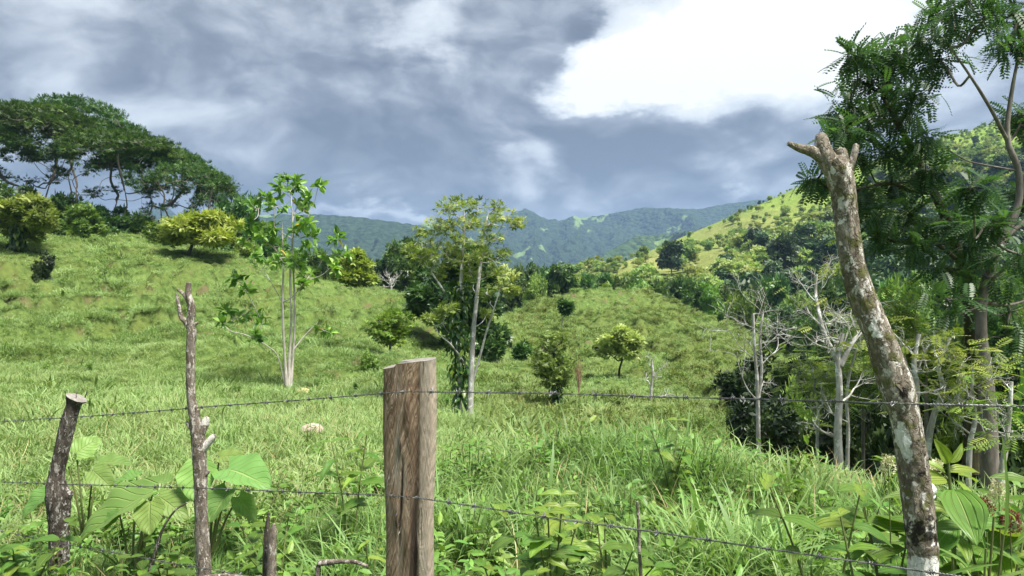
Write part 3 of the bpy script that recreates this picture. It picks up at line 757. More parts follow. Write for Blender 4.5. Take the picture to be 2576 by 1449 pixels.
def plant_stands():
    rng = np.random.default_rng(17)
    LD = ['dark leafy tree behind the left pasture ridge', 'tall dark tree behind the left pasture ridge', 'mid green tree behind the left pasture ridge', 'slim mid green tree behind the left pasture ridge', 'olive tree behind the left pasture ridge']
    for k, px, py, D, hw in [(1, -130, 440, 60, 70), (0, -60, 480, 56, 75), (0, 15, 462, 62, 60), (2, 95, 500, 58, 52), (0, 165, 492, 62, 55), (2, 212, 512, 57, 50), (0, 262, 520, 64, 55), (1, 300, 545, 60, 42),
                             (0, 352, 540, 62, 55), (2, 395, 560, 58, 45), (0, 446, 566, 66, 48), (0, 520, 560, 68, 55), (0, 590, 500, 70, 48), (1, 622, 492, 76, 40), (3, 655, 560, 72, 40), (0, 690, 600, 68, 45),
                             (4, 615, 600, 62, 38), (2, 740, 628, 66, 42), (0, 790, 630, 70, 46), (0, 850, 640, 72, 40), (1, 925, 650, 74, 32)]:
        near = 'beside the vine-wrapped ridge tree' if px < 130 else 'between the vine-wrapped ridge tree and the bright yellow tree' if px < 420 else 'just behind the bright yellow tree' if px < 600 else 'between the two yellow trees' if px < 840 else 'around the rounded yellow-orange tree'
        stand('broadleaf_tree', DV, DV_H, DV_R, k, px, py, D, hw, rng, LD[k].replace('behind the left pasture ridge', near), 'dense trees behind the left ridge')
    LM = ['dark leafy tree in the row behind the central grassy mound', 'tall dark tree in the row behind the central grassy mound', 'mid green tree in the row behind the central grassy mound', 'slim mid green tree in the row behind the central grassy mound', 'olive tree in the row behind the central grassy mound']
    for k, px, py, D, hw in [(1, 968, 655, 78, 30), (0, 1005, 612, 76, 44), (1, 1045, 600, 72, 40), (0, 1290, 690, 96, 44), (1, 1330, 684, 99, 34), (4, 1352, 705, 90, 30), (0, 1385, 688, 96, 40), (1, 1415, 680, 92, 34), (2, 1450, 712, 98, 34), (0, 1490, 704, 96, 42), (4, 1520, 728, 92, 30),
                             (0, 1560, 716, 98, 44), (2, 1610, 722, 96, 40), (0, 1655, 722, 98, 44), (1, 1700, 716, 100, 38), (0, 1745, 718, 98, 44), (3, 1790, 726, 95, 34), (0, 1832, 736, 98, 44), (2, 1870, 756, 93, 34), (0, 1900, 742, 98, 40),
                             (0, 1345, 700, 105, 40), (2, 1440, 720, 106, 40), (0, 1580, 726, 106, 40), (0, 1680, 730, 107, 40), (1, 1780, 735, 106, 36)]:
        near = 'between the rounded yellow-orange tree and the slender pale tree' if px < 1100 else 'behind the saddle left of the mound crest' if px < 1400 else 'right behind the mound crest' if px < 1720 else 'where the mound falls away to the gully'
        stand('broadleaf_tree', DV, DV_H, DV_R, k, px, py - (14 if px > 1200 else 0), D, hw * 1.1, rng, LM[k].replace('in the row behind the central grassy mound', near), 'row of trees behind the central mound')
    LR = ['dark leafy tree filling the gully below the forested hill', 'tall dark tree filling the gully below the forested hill', 'mid green tree filling the gully below the forested hill', 'slim mid green tree filling the gully below the forested hill', 'olive tree filling the gully below the forested hill']
    for k, px, py, D, hw in [(0, 1950, 700, 105, 62), (2, 2015, 742, 92, 56), (0, 2090, 700, 98, 66), (0, 2160, 690, 84, 60), (2, 2235, 720, 70, 58), (2, 2300, 700, 62, 60), (0, 2370, 690, 66, 66), (2, 2450, 680, 58, 66), (2, 2540, 690, 54, 70), (0, 2630, 660, 56, 80),
                             (1, 1975, 770, 74, 44), (0, 2045, 800, 62, 52), (0, 2120, 800, 52, 60), (2, 2190, 790, 46, 60), (0, 2260, 800, 40, 68), (2, 2330, 780, 38, 68), (0, 2410, 800, 36, 74), (0, 2490, 790, 34, 80), (2, 2580, 800, 32, 84), (0, 2680, 760, 34, 90), (2, 1935, 800, 80, 40)]:
        near = 'in the gully beyond the leafless twin-stemmed sapling' if px < 2060 else 'in the gully behind the leaning post' if px < 2310 else 'in the gully behind the mossy crooked tree' if px < 2460 else 'in the gully behind the large spreading tree'
        stand('broadleaf_tree', DV, DV_H, DV_R, k, px, py, D, hw, rng, LR[k].replace('filling the gully below the forested hill', near), 'trees filling the gully')
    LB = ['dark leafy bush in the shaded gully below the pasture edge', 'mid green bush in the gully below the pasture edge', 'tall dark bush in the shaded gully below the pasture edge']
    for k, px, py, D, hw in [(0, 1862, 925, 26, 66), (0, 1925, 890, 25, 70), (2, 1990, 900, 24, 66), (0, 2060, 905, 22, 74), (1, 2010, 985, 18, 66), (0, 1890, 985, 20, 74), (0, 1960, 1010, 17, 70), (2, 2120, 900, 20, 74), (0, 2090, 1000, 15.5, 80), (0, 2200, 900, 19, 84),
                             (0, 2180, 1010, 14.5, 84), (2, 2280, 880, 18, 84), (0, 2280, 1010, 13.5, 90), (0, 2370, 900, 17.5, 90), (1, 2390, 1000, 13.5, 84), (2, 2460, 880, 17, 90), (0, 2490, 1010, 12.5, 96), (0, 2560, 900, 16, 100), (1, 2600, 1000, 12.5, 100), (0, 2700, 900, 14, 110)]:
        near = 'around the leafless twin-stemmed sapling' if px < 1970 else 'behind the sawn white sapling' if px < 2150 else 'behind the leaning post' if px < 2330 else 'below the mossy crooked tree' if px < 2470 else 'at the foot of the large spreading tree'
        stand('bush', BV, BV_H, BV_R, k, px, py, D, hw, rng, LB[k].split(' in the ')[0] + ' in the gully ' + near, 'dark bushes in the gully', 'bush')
    for k, px, py, D, hw, nm, lb in [(0, 112, 636, 34, 26, 'bush', 'dark low bush below the vine-wrapped tree on the left ridge'), (1, 1640, 812, 58, 32, 'bush', 'rounded green bush on the flank of the central mound'),
                             (2, 1510, 860, 45, 17, 'bush', 'slim dark bush beside the pale layered tree'), (1, 1452, 872, 45, 12, 'bush', 'tiny green bush above the viny shrub'), (0, 1281, 890, 43, 9, 'bush', 'tiny dark bush beside the small round bush'),
                             (1, 1610, 905, 38, 13, 'bush', 'small green bush beside the bare sapling'), (1, 930, 885, 24, 24, 'bush', 'pale feathery weed bush in the pasture')]:
        stand(nm, BV, BV_H, BV_R, k, px, py, D, hw, rng, lb, None, 'bush', .1)
plant_stands()

# --- feathery umbrella trees on the left skyline
def umbrella_variant(seed, n_cl, per):
    rng = np.random.default_rng(seed); R0, H = 7.0, 12.0
    a = rng.random(n_cl) * 6.283; rho = np.sqrt(rng.random(n_cl)) ** .9; rho[0] = 0
    q = np.c_[R0 * rho * np.cos(a), R0 * rho * np.sin(a), H * (1.0 - .19 * rho ** 2.4) - H * .05 * rng.random(n_cl) ** 2]
    m = n_cl // 20; a2 = rng.random(m) * 6.283; r2 = .45 + .5 * rng.random(m)
    q2 = np.c_[R0 * r2 * np.cos(a2), R0 * r2 * np.sin(a2), H * (.55 + .12 * rng.random(m))]
    C = np.vstack([q, q2]); rad = .65 + .45 * rng.random(len(C)); Rd = np.c_[rad * 1.2, rad * 1.2, rad * .20]
    st = [wiggle(rng, (0, 0, -1.0), (.5, .2, H * .46), 6, .14), wiggle(rng, (.1, 0, H * .10), (-1.5, .6, H * .5), 5, .16), wiggle(rng, (.2, .1, H * .22), (1.6, -.9, H * .55), 5, .15)]
    w, c = make_tree(rng, st, [.24, .17, .14], C, Rd, FAN7, per, .30, start=.5, twigs=3, twig_r=.014, k=6, rtip=.022, tint=(.45, .2), shell=.5, droop=.05, out=1.0, rnd=.35, up_rnd=.18, lift=.10, clump_tint=.14, expo=.42)
    return two_part('umbrella_tree', w, c, B_GREY, L_UMB)
UV_ = [umbrella_variant(301, 150, 46), umbrella_variant(302, 135, 46), umbrella_variant(303, 110, 40)]
for k, px, ptop, D, hw, lab in [(0, -110, 300, 64, 190, 'feathery umbrella tree leaning over the leftmost bushes'), (1, 90, 268, 66, 200, 'wide feathery umbrella tree above the vine-wrapped ridge tree'), (2, 185, 250, 78, 170, 'thin-topped tallest umbrella tree rising behind its neighbours'),
                           (0, 305, 328, 64, 165, 'broad umbrella tree in the middle of the ridge group'), (1, 390, 368, 68, 150, 'umbrella tree between the broad one and the drooping one'), (2, 470, 412, 62, 125, 'drooping low umbrella tree behind the yellow tree'),
                           (1, 545, 452, 74, 62, 'small dark umbrella tree at the end of the ridge group')]:
    x = (px - CX) / F * D; z = ground_z(x, D)[0] - .2; h = CZ - (ptop - CY) / F * D - z
    H_, R_ = extent(UV_[k][1]); sx = hw / F * D / R_
    t = plant_tree('umbrella_tree', UV_[k], (x, D, z), lab, 'tree', 'umbrella trees on the left ridge', px * .37, (sx, sx, h / H_))
# ------------------------------------------------------------------ single trees of the pasture, placed and shaped one by one
def world_clumps(rng, rows, D, depth, flat=.75):
    """rows of (px, py, radius px) -> centres and radii in metres round distance D"""
    C, Rd = [], []
    for px, py, r in rows:
        d = D + rng.normal() * depth
        C.append(P(px, py, d)); m = r / F * D; Rd.append([m, m, m * flat])
    return A(C), A(Rd)
def px_path(rows, D, jit=0.0, rng=None):
    return A([P(r[0], r[1], D + (r[2] if len(r) > 2 else 0)) for r in rows])

def hero(name, label, base, D, stems, radii, rows, depth, tpl, n, size, bark, leaf, seed, cat='tree', **kw):
    """stems in picture rows at distance D; the base is set on the turf"""
    rng = np.random.default_rng(seed)
    b = P(base[0], base[1], D); b[2] = ground_z(b[0], D)[0]
    st = [px_path(s, D) for s in stems]
    for s in st: 
        if s[0][2] - b[2] < .5: s[0][2] = b[2] - .15
    C, Rd = world_clumps(rng, rows, D, depth, kw.pop('flat', .75)); Rd = Rd * kw.pop('puff', 1.0)
    w, c = make_tree(rng, [s - b for s in st], [r / F * D if np.isscalar(r) else A(r) / F * D for r in radii], C - b, Rd, tpl, n, size, **kw)
    return plant_tree(name, two_part(name, w, c, bark, leaf), b, label, cat), b

# young big-leaved tree with three pale stems
hero('young_tree', 'young pale-stemmed tree with large glossy leaves standing alone in the pasture', (725, 980), 20.0,
     [[(724, 982), (719, 940), (714, 860, -.1), (711, 760, -.15), (713, 660, -.1), (709, 560)], [(727, 982), (728, 900, .1), (733, 800, .1), (730, 690, .1), (736, 600), (735, 530)],
      [(730, 970), (738, 880, .2), (742, 780, .25), (737, 660, .2), (736, 560, .1)], [(722, 950), (700, 900), (672, 870, -.2), (640, 852, -.3)], [(738, 880), (770, 840, .2), (800, 810, .4)]],
     [(7, 4.2, 3.1, 2.7, 2.2, 1.4), (5, 3.6, 3, 2.7, 2, 1.4), (4.4, 3.1, 2.7, 2, 1.4), (2.2, 1.7, 1.4, 1), (1.9, 1.5, 1)],
     [(690, 520, 34), (730, 480, 34), (772, 500, 28), (800, 470, 16), (702, 470, 26), (668, 500, 24), (742, 530, 28), (712, 452, 18), (748, 462, 20), (632, 565, 24), (650, 525, 22), (626, 598, 18), (690, 570, 22), (790, 592, 18), (740, 580, 16),
      (820, 640, 34), (775, 635, 30), (705, 650, 32), (855, 640, 22), (635, 645, 22), (660, 675, 30), (600, 700, 18), (612, 790, 28), (660, 812, 24), (590, 800, 20), (815, 832, 22), (780, 690, 20), (740, 660, 24), (690, 620, 20), (570, 780, 16), (835, 670, 20), (760, 720, 14), (640, 850, 18), (845, 600, 14), (618, 730, 10), (560, 815, 10), (655, 590, 14), (770, 560, 14)],
     45e-2, T_LEAF6, 30, .25, B_PALE, L_BIG, 401, start=.12, rise=.62, twigs=5, twig_r=.006, rosette=7, rtip=.008, expo=.40, tint=(.45, .2), droop=.1, lift=.05, jit=.06, k=8)

# slender pale tree with feathery olive foliage
hero('slender_tree', 'tall slender pale-trunked tree with feathery olive foliage behind the middle fence post', (1182, 1062), 17.0,
     [[(1180, 1064), (1184, 990), (1187, 900), (1192, 820, .05), (1200, 740, .1), (1209, 660, .1), (1217, 590), (1228, 535)], [(1163, 1064, .1), (1158, 960, .15), (1153, 850, .2), (1157, 760, .2), (1162, 660, .2), (1168, 580, .2), (1166, 530, .2)],
      [(1187, 965), (1205, 905), (1222, 840, -.1), (1243, 775, -.2), (1258, 725, -.2)], [(1181, 935), (1160, 900), (1135, 868, -.2), (1112, 848, -.3)], [(1154, 820, .2), (1136, 765, .2), (1112, 725, .1), (1085, 685, 0)]],
     [(9, 8, 7, 6, 5, 4, 3, 2), (10, 7, 6, 5, 4.2, 3.2, 2), (3.5, 3, 2.5, 2, 1.6), (2.6, 2.2, 2, 1.5), (4, 3.2, 2.5, 2)],
     [(1160, 508, 26), (1130, 522, 22), (1196, 520, 24), (1250, 520, 20), (1272, 545, 20), (1302, 560, 14), (1234, 562, 22), (1184, 560, 24), (1132, 568, 22), (1092, 572, 20), (1204, 612, 24), (1082, 615, 26), (1124, 635, 26), (1150, 655, 24), (1052, 645, 20), (1182, 685, 20),
      (1240, 675, 28), (1262, 715, 22), (1222, 738, 22), (1104, 690, 20), (1100, 792, 18), (1092, 660, 22), (1150, 606, 20), (1182, 648, 18), (1262, 640, 18), (1128, 775, 18), (1150, 820, 14), (1030, 625, 16), (1060, 585, 14), (1245, 600, 16), (1275, 690, 18), (1225, 790, 12), (1085, 640, 20), (1290, 730, 10), (1080, 800, 12), (1210, 640, 16)],
     40e-2, FAN7, 50, .11, B_LICH, L_OLIVE, 402, start=.35, twigs=7, twig_r=.006, rtip=.007, expo=.45, rise=.5, tint=(.60, .22), droop=-.05, out=.8, up_rnd=.35, flat=.6, puff=1.5, lift=.08, k=9, shell=.75)
def climbing_vine(name, label, path, D, rad, n, size, seed, leaf=L_VINE, tint=(.4, .22)):
    rng = np.random.default_rng(seed); p = smooth_path(px_path(path, D), 60)
    mb = MB(); tube(mb, p, .022, 5, 1); q = p[rng.integers(0, 60, n)]
    d = unit(rng.normal(size=(n, 3)) * [1, 1, .4]); r = np.interp(q[:, 2], np.sort(p[[0, -1], 2]), [rad[0], rad[1]])
    scatter(mb, T_LEAF6, q + d * (r * rng.random(n) ** .6)[:, None], unit(d * .5 + A([0, 0, -.9]) + rng.normal(size=(n, 3)) * .3), unit(d + A([0, 0, .5])), size * (.6 + .8 * rng.random(n)), np.clip(tint[0] + tint[1] * rng.normal(size=n), 0, 1), 0)
    o = obj(name, mb.mesh(name, [leaf, B_DARK], origin=p[0]), loc=p[0])
    return tag(o, label, 'vine')
climbing_vine('climbing_vine', 'dark glossy vine climbing the rear stem of the slender pale tree', [(1164, 1075, -.05), (1158, 960, 0), (1153, 850, 0), (1150, 770, 0), (1155, 720, 0)], 17.15, (.20, .36), 900, .17, 411)
climbing_vine('climbing_vine', 'yellow-green creeper around the foot of the slender pale tree', [(1120, 1040, -.2), (1150, 1062, -.3), (1185, 1068, -.3), (1215, 1052, -.2)], 16.9, (.2, .24), 130, .17, 412, L_LIME, (.7, .2))

def round_tree(name, label, base, D, crown, n_cl, seed, leaf, bark, size, per, trunk=3.0, tpl=FAN5, cat='tree', flat=.7, cflat=.7, lean=0.0, depth=None, start=.35, **kw):
    """crown = (px, py, half width, half height)"""
    rng = np.random.default_rng(seed); cx, cy, hw, hh = crown
    d = unit(rng.normal(size=(n_cl, 3))); r = rng.random(n_cl) ** .38; r[::5] *= 1.28
    rows, dd = d * r[:, None], []
    b = P(base[0], base[1], D); b[2] = ground_z(b[0], D)[0]
    C = A([P(cx + q[0] * hw * .82, cy - q[2] * hh * .82, D + q[1] * hw * .82 / F * D) for q in rows])
    rad = hw / F * D * (.26 + .16 * rng.random(n_cl)); Rd = np.c_[rad, rad, rad * flat]
    top = P(cx, cy - hh * .4, D)
    st = wiggle(rng, b - A([0, 0, .15]), top, 7, .02 * np.linalg.norm(top - b))
    w, c = make_tree(rng, [st - b], [trunk / F * D], C - b, Rd, tpl, per, size, start=start, rtip=.008 + .0004 * D, k=6, **kw)
    return plant_tree(name, two_part(name, w, c, bark, leaf), b, label, cat)
round_tree('small_round_tree', 'small round lime-green tree on a thin trunk in the pasture', (981, 905), 30, (985, 822, 62, 47), 30, 421, L_LIME, B_GREY, .17, 44, 4, FAN7, flat=.5, up_rnd=.3)
round_tree('yellow_tree', 'bright yellow layered tree on the left pasture ridge', (474, 642), 47, (497, 583, 88, 54), 30, 422, L_YELLOW, B_DARK, .42, 60, 5, FAN7, flat=.32, up_rnd=.25, tint=(.55, .2), lift=.0)
round_tree('yellow_tree', 'rounded yellow-orange tree where the left ridge descends', (885, 722), 53, (890, 678, 48, 46), 22, 423, L_YELLOW, B_DARK, .42, 60, 5, FAN7, flat=.45, up_rnd=.3, tint=(.32, .2))
round_tree('ridge_tree', 'olive-yellow tree wrapped in vines at the left end of the ridge', (42, 632), 41, (55, 545, 74, 68), 26, 424, L_OLIVE, B_DARK, .34, 60, 6, FAN7, flat=.4, up_rnd=.3, tint=(.5, .2))
climbing_vine('climbing_vine', 'leafy vine wrapping the trunk of the olive-yellow ridge tree', [(42, 640), (46, 615), (50, 590), (52, 570)], 40.8, (.5, .5), 420, .34, 425, L_VINE, (.5, .25))
round_tree('layered_tree', 'pale lime layered tree with a dark forked trunk on the mound slope', (1560, 962), 35, (1564, 862, 52, 46), 32, 426, L_PALE, B_DARK, .24, 60, 3.5, FAN7, flat=.36, up_rnd=.25, tint=(.6, .2))
round_tree('round_bush', 'small dark round bush with a short trunk on the slope', (1313, 913), 40, (1313, 884, 21, 22), 14, 427, L_DARK, B_DARK, .24, 50, 4, cat='bush')
round_tree('sapling', 'thin pale sapling with a small tufted top near the mound crest', (1411, 836), 52, (1421, 772, 17, 15), 8, 428, L_DARK, B_PALE, .34, 34, 2.2)
round_tree('viny_shrub', 'tall olive shrub overgrown with vines on the slope', (1398, 1035), 24.5, (1396, 905, 66, 84), 40, 429, L_OLIVE, B_DARK, .11, 34, 5, FAN5, flat=.75, tint=(.22, .2), cat='shrub', twigs=5)
climbing_vine('climbing_vine', 'dark vine on the trunk of the tall olive shrub', [(1398, 1040), (1396, 980), (1394, 930), (1392, 880)], 24.4, (.18, .40), 420, .16, 430, L_VINE, (.35, .2))
# the big dark tree behind the slender one: several lobes
hero('dark_tree', 'broad dark glossy tree behind the slender pale tree', (1175, 892), 38.0, [[(1172, 892), (1168, 840), (1160, 780), (1150, 720)], [(1180, 890), (1200, 850), (1215, 800, .5)]], [8, 5],
     [(1130, 690, 44), (1085, 700, 36), (1170, 680, 44), (1060, 745, 34), (1110, 750, 44), (1160, 740, 46), (1200, 720, 40), (1045, 780, 22), (1200, 790, 42), (1160, 800, 44), (1230, 770, 30), (1228, 840, 34), (1190, 850, 40), (1240, 872, 26), (1205, 880, 28), (1150, 860, 34), (1225, 700, 26), (1120, 800, 34), (1095, 790, 24), (1160, 640, 30), (1200, 650, 30), (1262, 845, 14)],
     .8, FAN5, 190, .30, B_DARK, L_DARK, 431, start=.3, rtip=.03, tint=(.4, .22), flat=.8, shell=.35, clump_tint=.1)

# --- bare pale saplings along the gully edge
def grow_bare(rng, wood, p, d, L, r, lvl, tips):
    n = 5; pts = [A(p)]; dd = unit(d)
    for i in range(n):
        dd = unit(dd + rng.normal(size=3) * .20 + A([0, 0, .10 if lvl < 2 else .03])); pts.append(pts[-1] + dd * L / n)
    tube(wood, smooth_path(pts, 9), np.linspace(r, r * .45, 9), 5 if lvl < 2 else 4, 0, cap=True)
    if lvl >= 3: tips.append(pts[-1]); return
    for i in range(rng.integers(3, 6) if lvl == 1 else rng.integers(2, 5)):
        f = .3 + .7 * rng.random(); k = min(int(f * n), n - 1); q = pts[k] + (pts[k + 1] - pts[k]) * (f * n - k)
        side = unit(np.cross(dd, rng.normal(size=3))); grow_bare(rng, wood, q, unit(dd * .55 + side * .9 + A([0, 0, .15])), L * (.42 + .25 * rng.random()), r * .5, lvl + 1, tips)
    tips.append(pts[-1])
def bare_tree(label, base, D, stems, radii, seed, n_side, Ls, leaves=0, leaf=L_LIME, size=.12, bark=B_LICH, name='bare_sapling', reach=.5):
    rng = np.random.default_rng(seed); b = P(base[0], base[1], D); b[2] = min(ground_z(b[0], D)[0], b[2])
    w, c, tips = MB(), MB(), []
    for s, r in zip(stems, radii):
        p = px_path(s, D)
        if s is stems[0]: p = np.vstack([b - A([0, 0, .15]), p])
        rr = np.linspace(r, r * .4, len(p)) / F * D; q = smooth_path(np.c_[p, rr], 26)
        tube(w, q[:, :3], q[:, 3], 7, 0, rough=.05, rng=rng)
        for i in range(n_side):
            k = rng.integers(8, 26); side = unit(rng.normal(size=3) * [1, .8, .25])
            grow_bare(rng, w, q[k, :3], unit(side + A([0, 0, .45])), Ls * (.5 + .8 * rng.random()) * (1.15 - k / 40), max(q[k, 3] * .42, .006), 1, tips)
        tips.append(q[-1, :3])
    t = thing(name, b, label, 'tree')
    obj('trunk', w.mesh(name + '_wood', [bark], origin=b), t)
    if leaves:
        T = A(tips); q = T[rng.integers(0, len(T), leaves)] + rng.normal(size=(leaves, 3)) * size * .8
        scatter(c, PIN6, q, unit(rng.normal(size=(leaves, 3)) * [1, 1, .25] + A([0, 0, -.1])), unit(A([0, 0, 1.]) + rng.normal(size=(leaves, 3)) * .2), size * (.8 + .8 * rng.random(leaves)), np.clip(.55 + .2 * rng.normal(size=leaves), 0, 1))
        obj('foliage', c.mesh(name + '_leaf', [leaf], smooth=False, origin=b), t)
    return t
bare_tree('leafless twin-stemmed white sapling at the edge of the gully', (1908, 1150), 14, [[(1908, 1140), (1907, 1040), (1905, 960), (1898, 870), (1895, 790)], [(1908, 1000), (1916, 930), (1912, 850), (1920, 780)]], [7, 5], 501, 8, .95)
bare_tree('white lichen-patched sapling with a sawn top beside the leafless twin-stemmed one', (2110, 1195), 9.5, [[(2111, 1190), (2108, 1080), (2112, 980), (2108, 900), (2120, 838)], [(2106, 905), (2078, 850), (2062, 795), (2052, 735, .2), (2055, 690, .2)], [(2114, 920), (2145, 860), (2175, 830, .1)]], [13, 7, 8], 502, 7, .62, 60, size=.13)
bare_tree('thin grey sapling just right of the sawn white one', (2132, 1185), 10, [[(2132, 1180), (2134, 1080), (2130, 1000), (2140, 930), (2160, 860)]], [6], 503, 8, .6, 130, size=.12)
bare_tree('short pale sapling left of the sawn white one with lime leaves', (2055, 1130), 12, [[(2056, 1120), (2058, 1040), (2050, 980), (2045, 930)]], [5], 504, 9, .7, 240, size=.16)
bare_tree('forked whitish sapling behind the leaning post', (2308, 1190), 8.5, [[(2308, 1150), (2302, 1060), (2306, 980), (2300, 910), (2312, 840)], [(2330, 1150), (2345, 1060), (2372, 980), (2362, 920), (2390, 850)]], [12, 9], 505, 7, .55, 150, size=.13)
bare_tree('thin white sapling in front of the mossy trunk', (2440, 1200), 8, [[(2438, 1150), (2452, 1060), (2445, 980), (2448, 920)]], [8], 506, 8, .5, 120, size=.13)
bare_tree('leaning grey stem at the right end of the gully edge', (2520, 1230), 7, [[(2520, 1210), (2530, 1120), (2540, 1040), (2545, 960)]], [10], 507, 6, .5, 60, size=.12)
bare_tree('lime-leaved sapling over the gully behind the leaning post', (2330, 1040), 11, [[(2330, 1000), (2320, 920), (2310, 850), (2280, 790)]], [6], 508, 9, .8, 420, size=.2, bark=B_GREY)
bare_tree('lime-leaved sapling left of the leaning post', (2170, 1100), 12.5, [[(2172, 1060), (2165, 1000), (2150, 960)]], [5], 509, 10, .9, 320, size=.19, bark=B_GREY)
bare_tree('tiny bare white sapling on the slope below the layered tree', (1637, 1015), 29, [[(1637, 1008), (1639, 970), (1642, 935), (1640, 905)]], [4.5], 510, 7, .75, name='bare_sapling')
bare_tree('greyish leafless shrub at the foot of the left ridge trees', (985, 745), 60, [[(985, 742), (984, 720), (982, 700)]], [4], 511, 12, 1.2, name='bare_shrub')

# --- the two big trees at the right, pinnate dark foliage
MOSSY = [(2160, 200, 50), (2142, 268, 42), (2200, 152, 48), (2232, 225, 56), (2182, 330, 50), (2122, 335, 34), (2285, 160, 48), (2262, 298, 48), (2300, 240, 44), (2150, 140, 26), (2215, 280, 44), (2150, 385, 22), (2110, 300, 26), (2250, 130, 34),
         (2170, 480, 36), (2205, 540, 40), (2152, 505, 26), (2215, 592, 32), (2252, 462, 34), (2330, 430, 34), (2055, 452, 22), (2285, 540, 34), (2300, 620, 30), (2350, 560, 34), (2240, 380, 34)]
PALEB = [(2320, 92, 50), (2400, 62, 60), (2482, 45, 60), (2562, 40, 64), (2362, 150, 48), (2540, 110, 48), (2562, 285, 30), (2335, 345, 30), (2345, 30, 40), (2430, 0, 60), (2520, -30, 70), (2640, 60, 80), 
         (2400, 680, 56), (2452, 620, 50), (2502, 700, 62), (2542, 785, 62), (2562, 640, 50), (2382, 752, 42), (2572, 880, 56), (2522, 850, 44), (2482, 560, 34), (2572, 480, 40), (2640, 700, 80), (2640, 500, 60), (2640, 300, 60), (2420, 560, 34), (2450, 470, 28)]
hero('mossy_tree', 'mossy crooked tree with dark feathery leaves overhanging the leaning post', (2440, 1190), 11.0,
     [[(2442, 1190), (2447, 1000), (2443, 860), (2437, 760), (2418, 660), (2388, 570), (2350, 485), (2305, 395), (2262, 318), (2225, 250)], [(2350, 485), (2300, 480, -.3), (2240, 462, -.5), (2180, 470, -.8)], [(2418, 660), (2350, 610, -.2), (2290, 585, -.4)]],
     [(20, 17, 15, 14, 13, 12, 10, 8, 6, 4), (6, 5, 4, 3), (6, 5, 3)], MOSSY, .55, PINB, 66, .27, B_MOSS, L_PINN, 601, start=.3, twigs=8, twig_r=.006, rtip=.012, droop=-.25, out=.25, rnd=.75, up_rnd=.3, flat=.7, shell=.75, puff=1.35, k=10, tint=(.5, .2))
hero('spreading_tree', 'large pale-trunked spreading tree with dark feathery canopy at the right edge', (2492, 1230), 10.0,
     [[(2492, 1230), (2486, 1080), (2480, 960), (2468, 850), (2470, 760), (2486, 690), (2520, 610), (2560, 520), (2562, 430), (2534, 350), (2542, 250), (2560, 150)], [(2532, 350), (2490, 270, -.3), (2440, 190, -.4), (2390, 120, -.5)], [(2536, 592), (2590, 540, .2), (2640, 430, .4)]],
     [(22, 20, 18, 14, 12, 11, 10, 9, 8, 6.5, 5, 3.5), (5, 4, 3, 2), (6, 5, 3)], PALEB, .6, PINB, 62, .26, B_GREY, L_PINN, 602, start=.3, twigs=8, twig_r=.006, rtip=.012, droop=-.25, out=.25, rnd=.75, up_rnd=.3, flat=.6, shell=.75, puff=1.3, k=11, tint=(.5, .2))
# ------------------------------------------------------------------ grass and herbs: uncountable, so instanced as stuff
def blade_tuft(seed, n, h, spread, w, bend, seg=4, mats=None, lean=.35):
    """a tuft of arching blades"""
    rng = np.random.default_rng(seed); mb = MB()
    t = np.linspace(0, 1, seg + 1)
    for i in range(n):
        a = rng.random() * 6.283; b = A([math.cos(a), math.sin(a), 0]); s = A([-b[1], b[0], 0])
        o = b * spread * rng.random() ** .7 ; a2 = a + rng.normal() * .7; d = A([math.cos(a2), math.sin(a2), 0])
        L = h * (.45 + .75 * rng.random()); bd = bend * (.4 + 1.1 * rng.random()); ln = lean * rng.random()
        ang = ln + bd * t ** 1.6 * 1.9
        step = np.diff(t, prepend=0) * L
        x = np.cumsum(np.sin(ang) * step); z = np.cumsum(np.cos(ang) * step)
        c = o + x[:, None] * d + z[:, None] * A([0, 0, 1.]) - A([0, 0, .02])
        ww = w * (.7 + .6 * rng.random()) * np.minimum(1, (1 - t) * 2.2 + .02) * (.55 + .45 * np.minimum(1, t * 5))
        tw = unit(np.cross(d, [0, 0, 1.])) 
        v = np.stack([c - tw * ww[:, None], c + tw * ww[:, None]], 1).reshape(-1, 3)
        f = [[2 * k, 2 * k + 1, 2 * k + 3, 2 * k + 2] for k in range(seg)]
        mb.add(v, f, 0, np.repeat(np.clip(rng.normal(.5, .22) + .15 * t, 0, 1), 2))
    return mb.mesh('tuft', mats, smooth=True)
def herb(seed, n_stem, n_leaf, h, leaf, mats, tpl=T_LEAF6):
    rng = np.random.default_rng(seed); mb = MB()
    for i in range(n_stem):
        a = rng.random() * 6.283; top = A([math.cos(a), math.sin(a), 0]) * h * .4 * rng.random() + A([rng.normal() * .03, rng.normal() * .03, h * (.6 + .5 * rng.random())])
        p = smooth_path([(0, 0, -.02), top * .5 + rng.normal(size=3) * .02, top], 7); tube(mb, p, np.linspace(.005, .002, 7), 4, 1, cap=False)
        m = n_leaf; k = rng.integers(2, 7, m); q = p[k]; an = rng.random(m) * 6.283
        al = np.c_[np.cos(an), np.sin(an), rng.normal(size=m) * .3 + .1]
        scatter(mb, tpl, q, al, unit(A([0, 0, 1.]) + rng.normal(size=(m, 3)) * .3), leaf * (.6 + .7 * rng.random(m)), np.clip(rng.normal(.5, .22, m), 0, 1), 0)
    return mb.mesh('herb', mats, smooth=False)

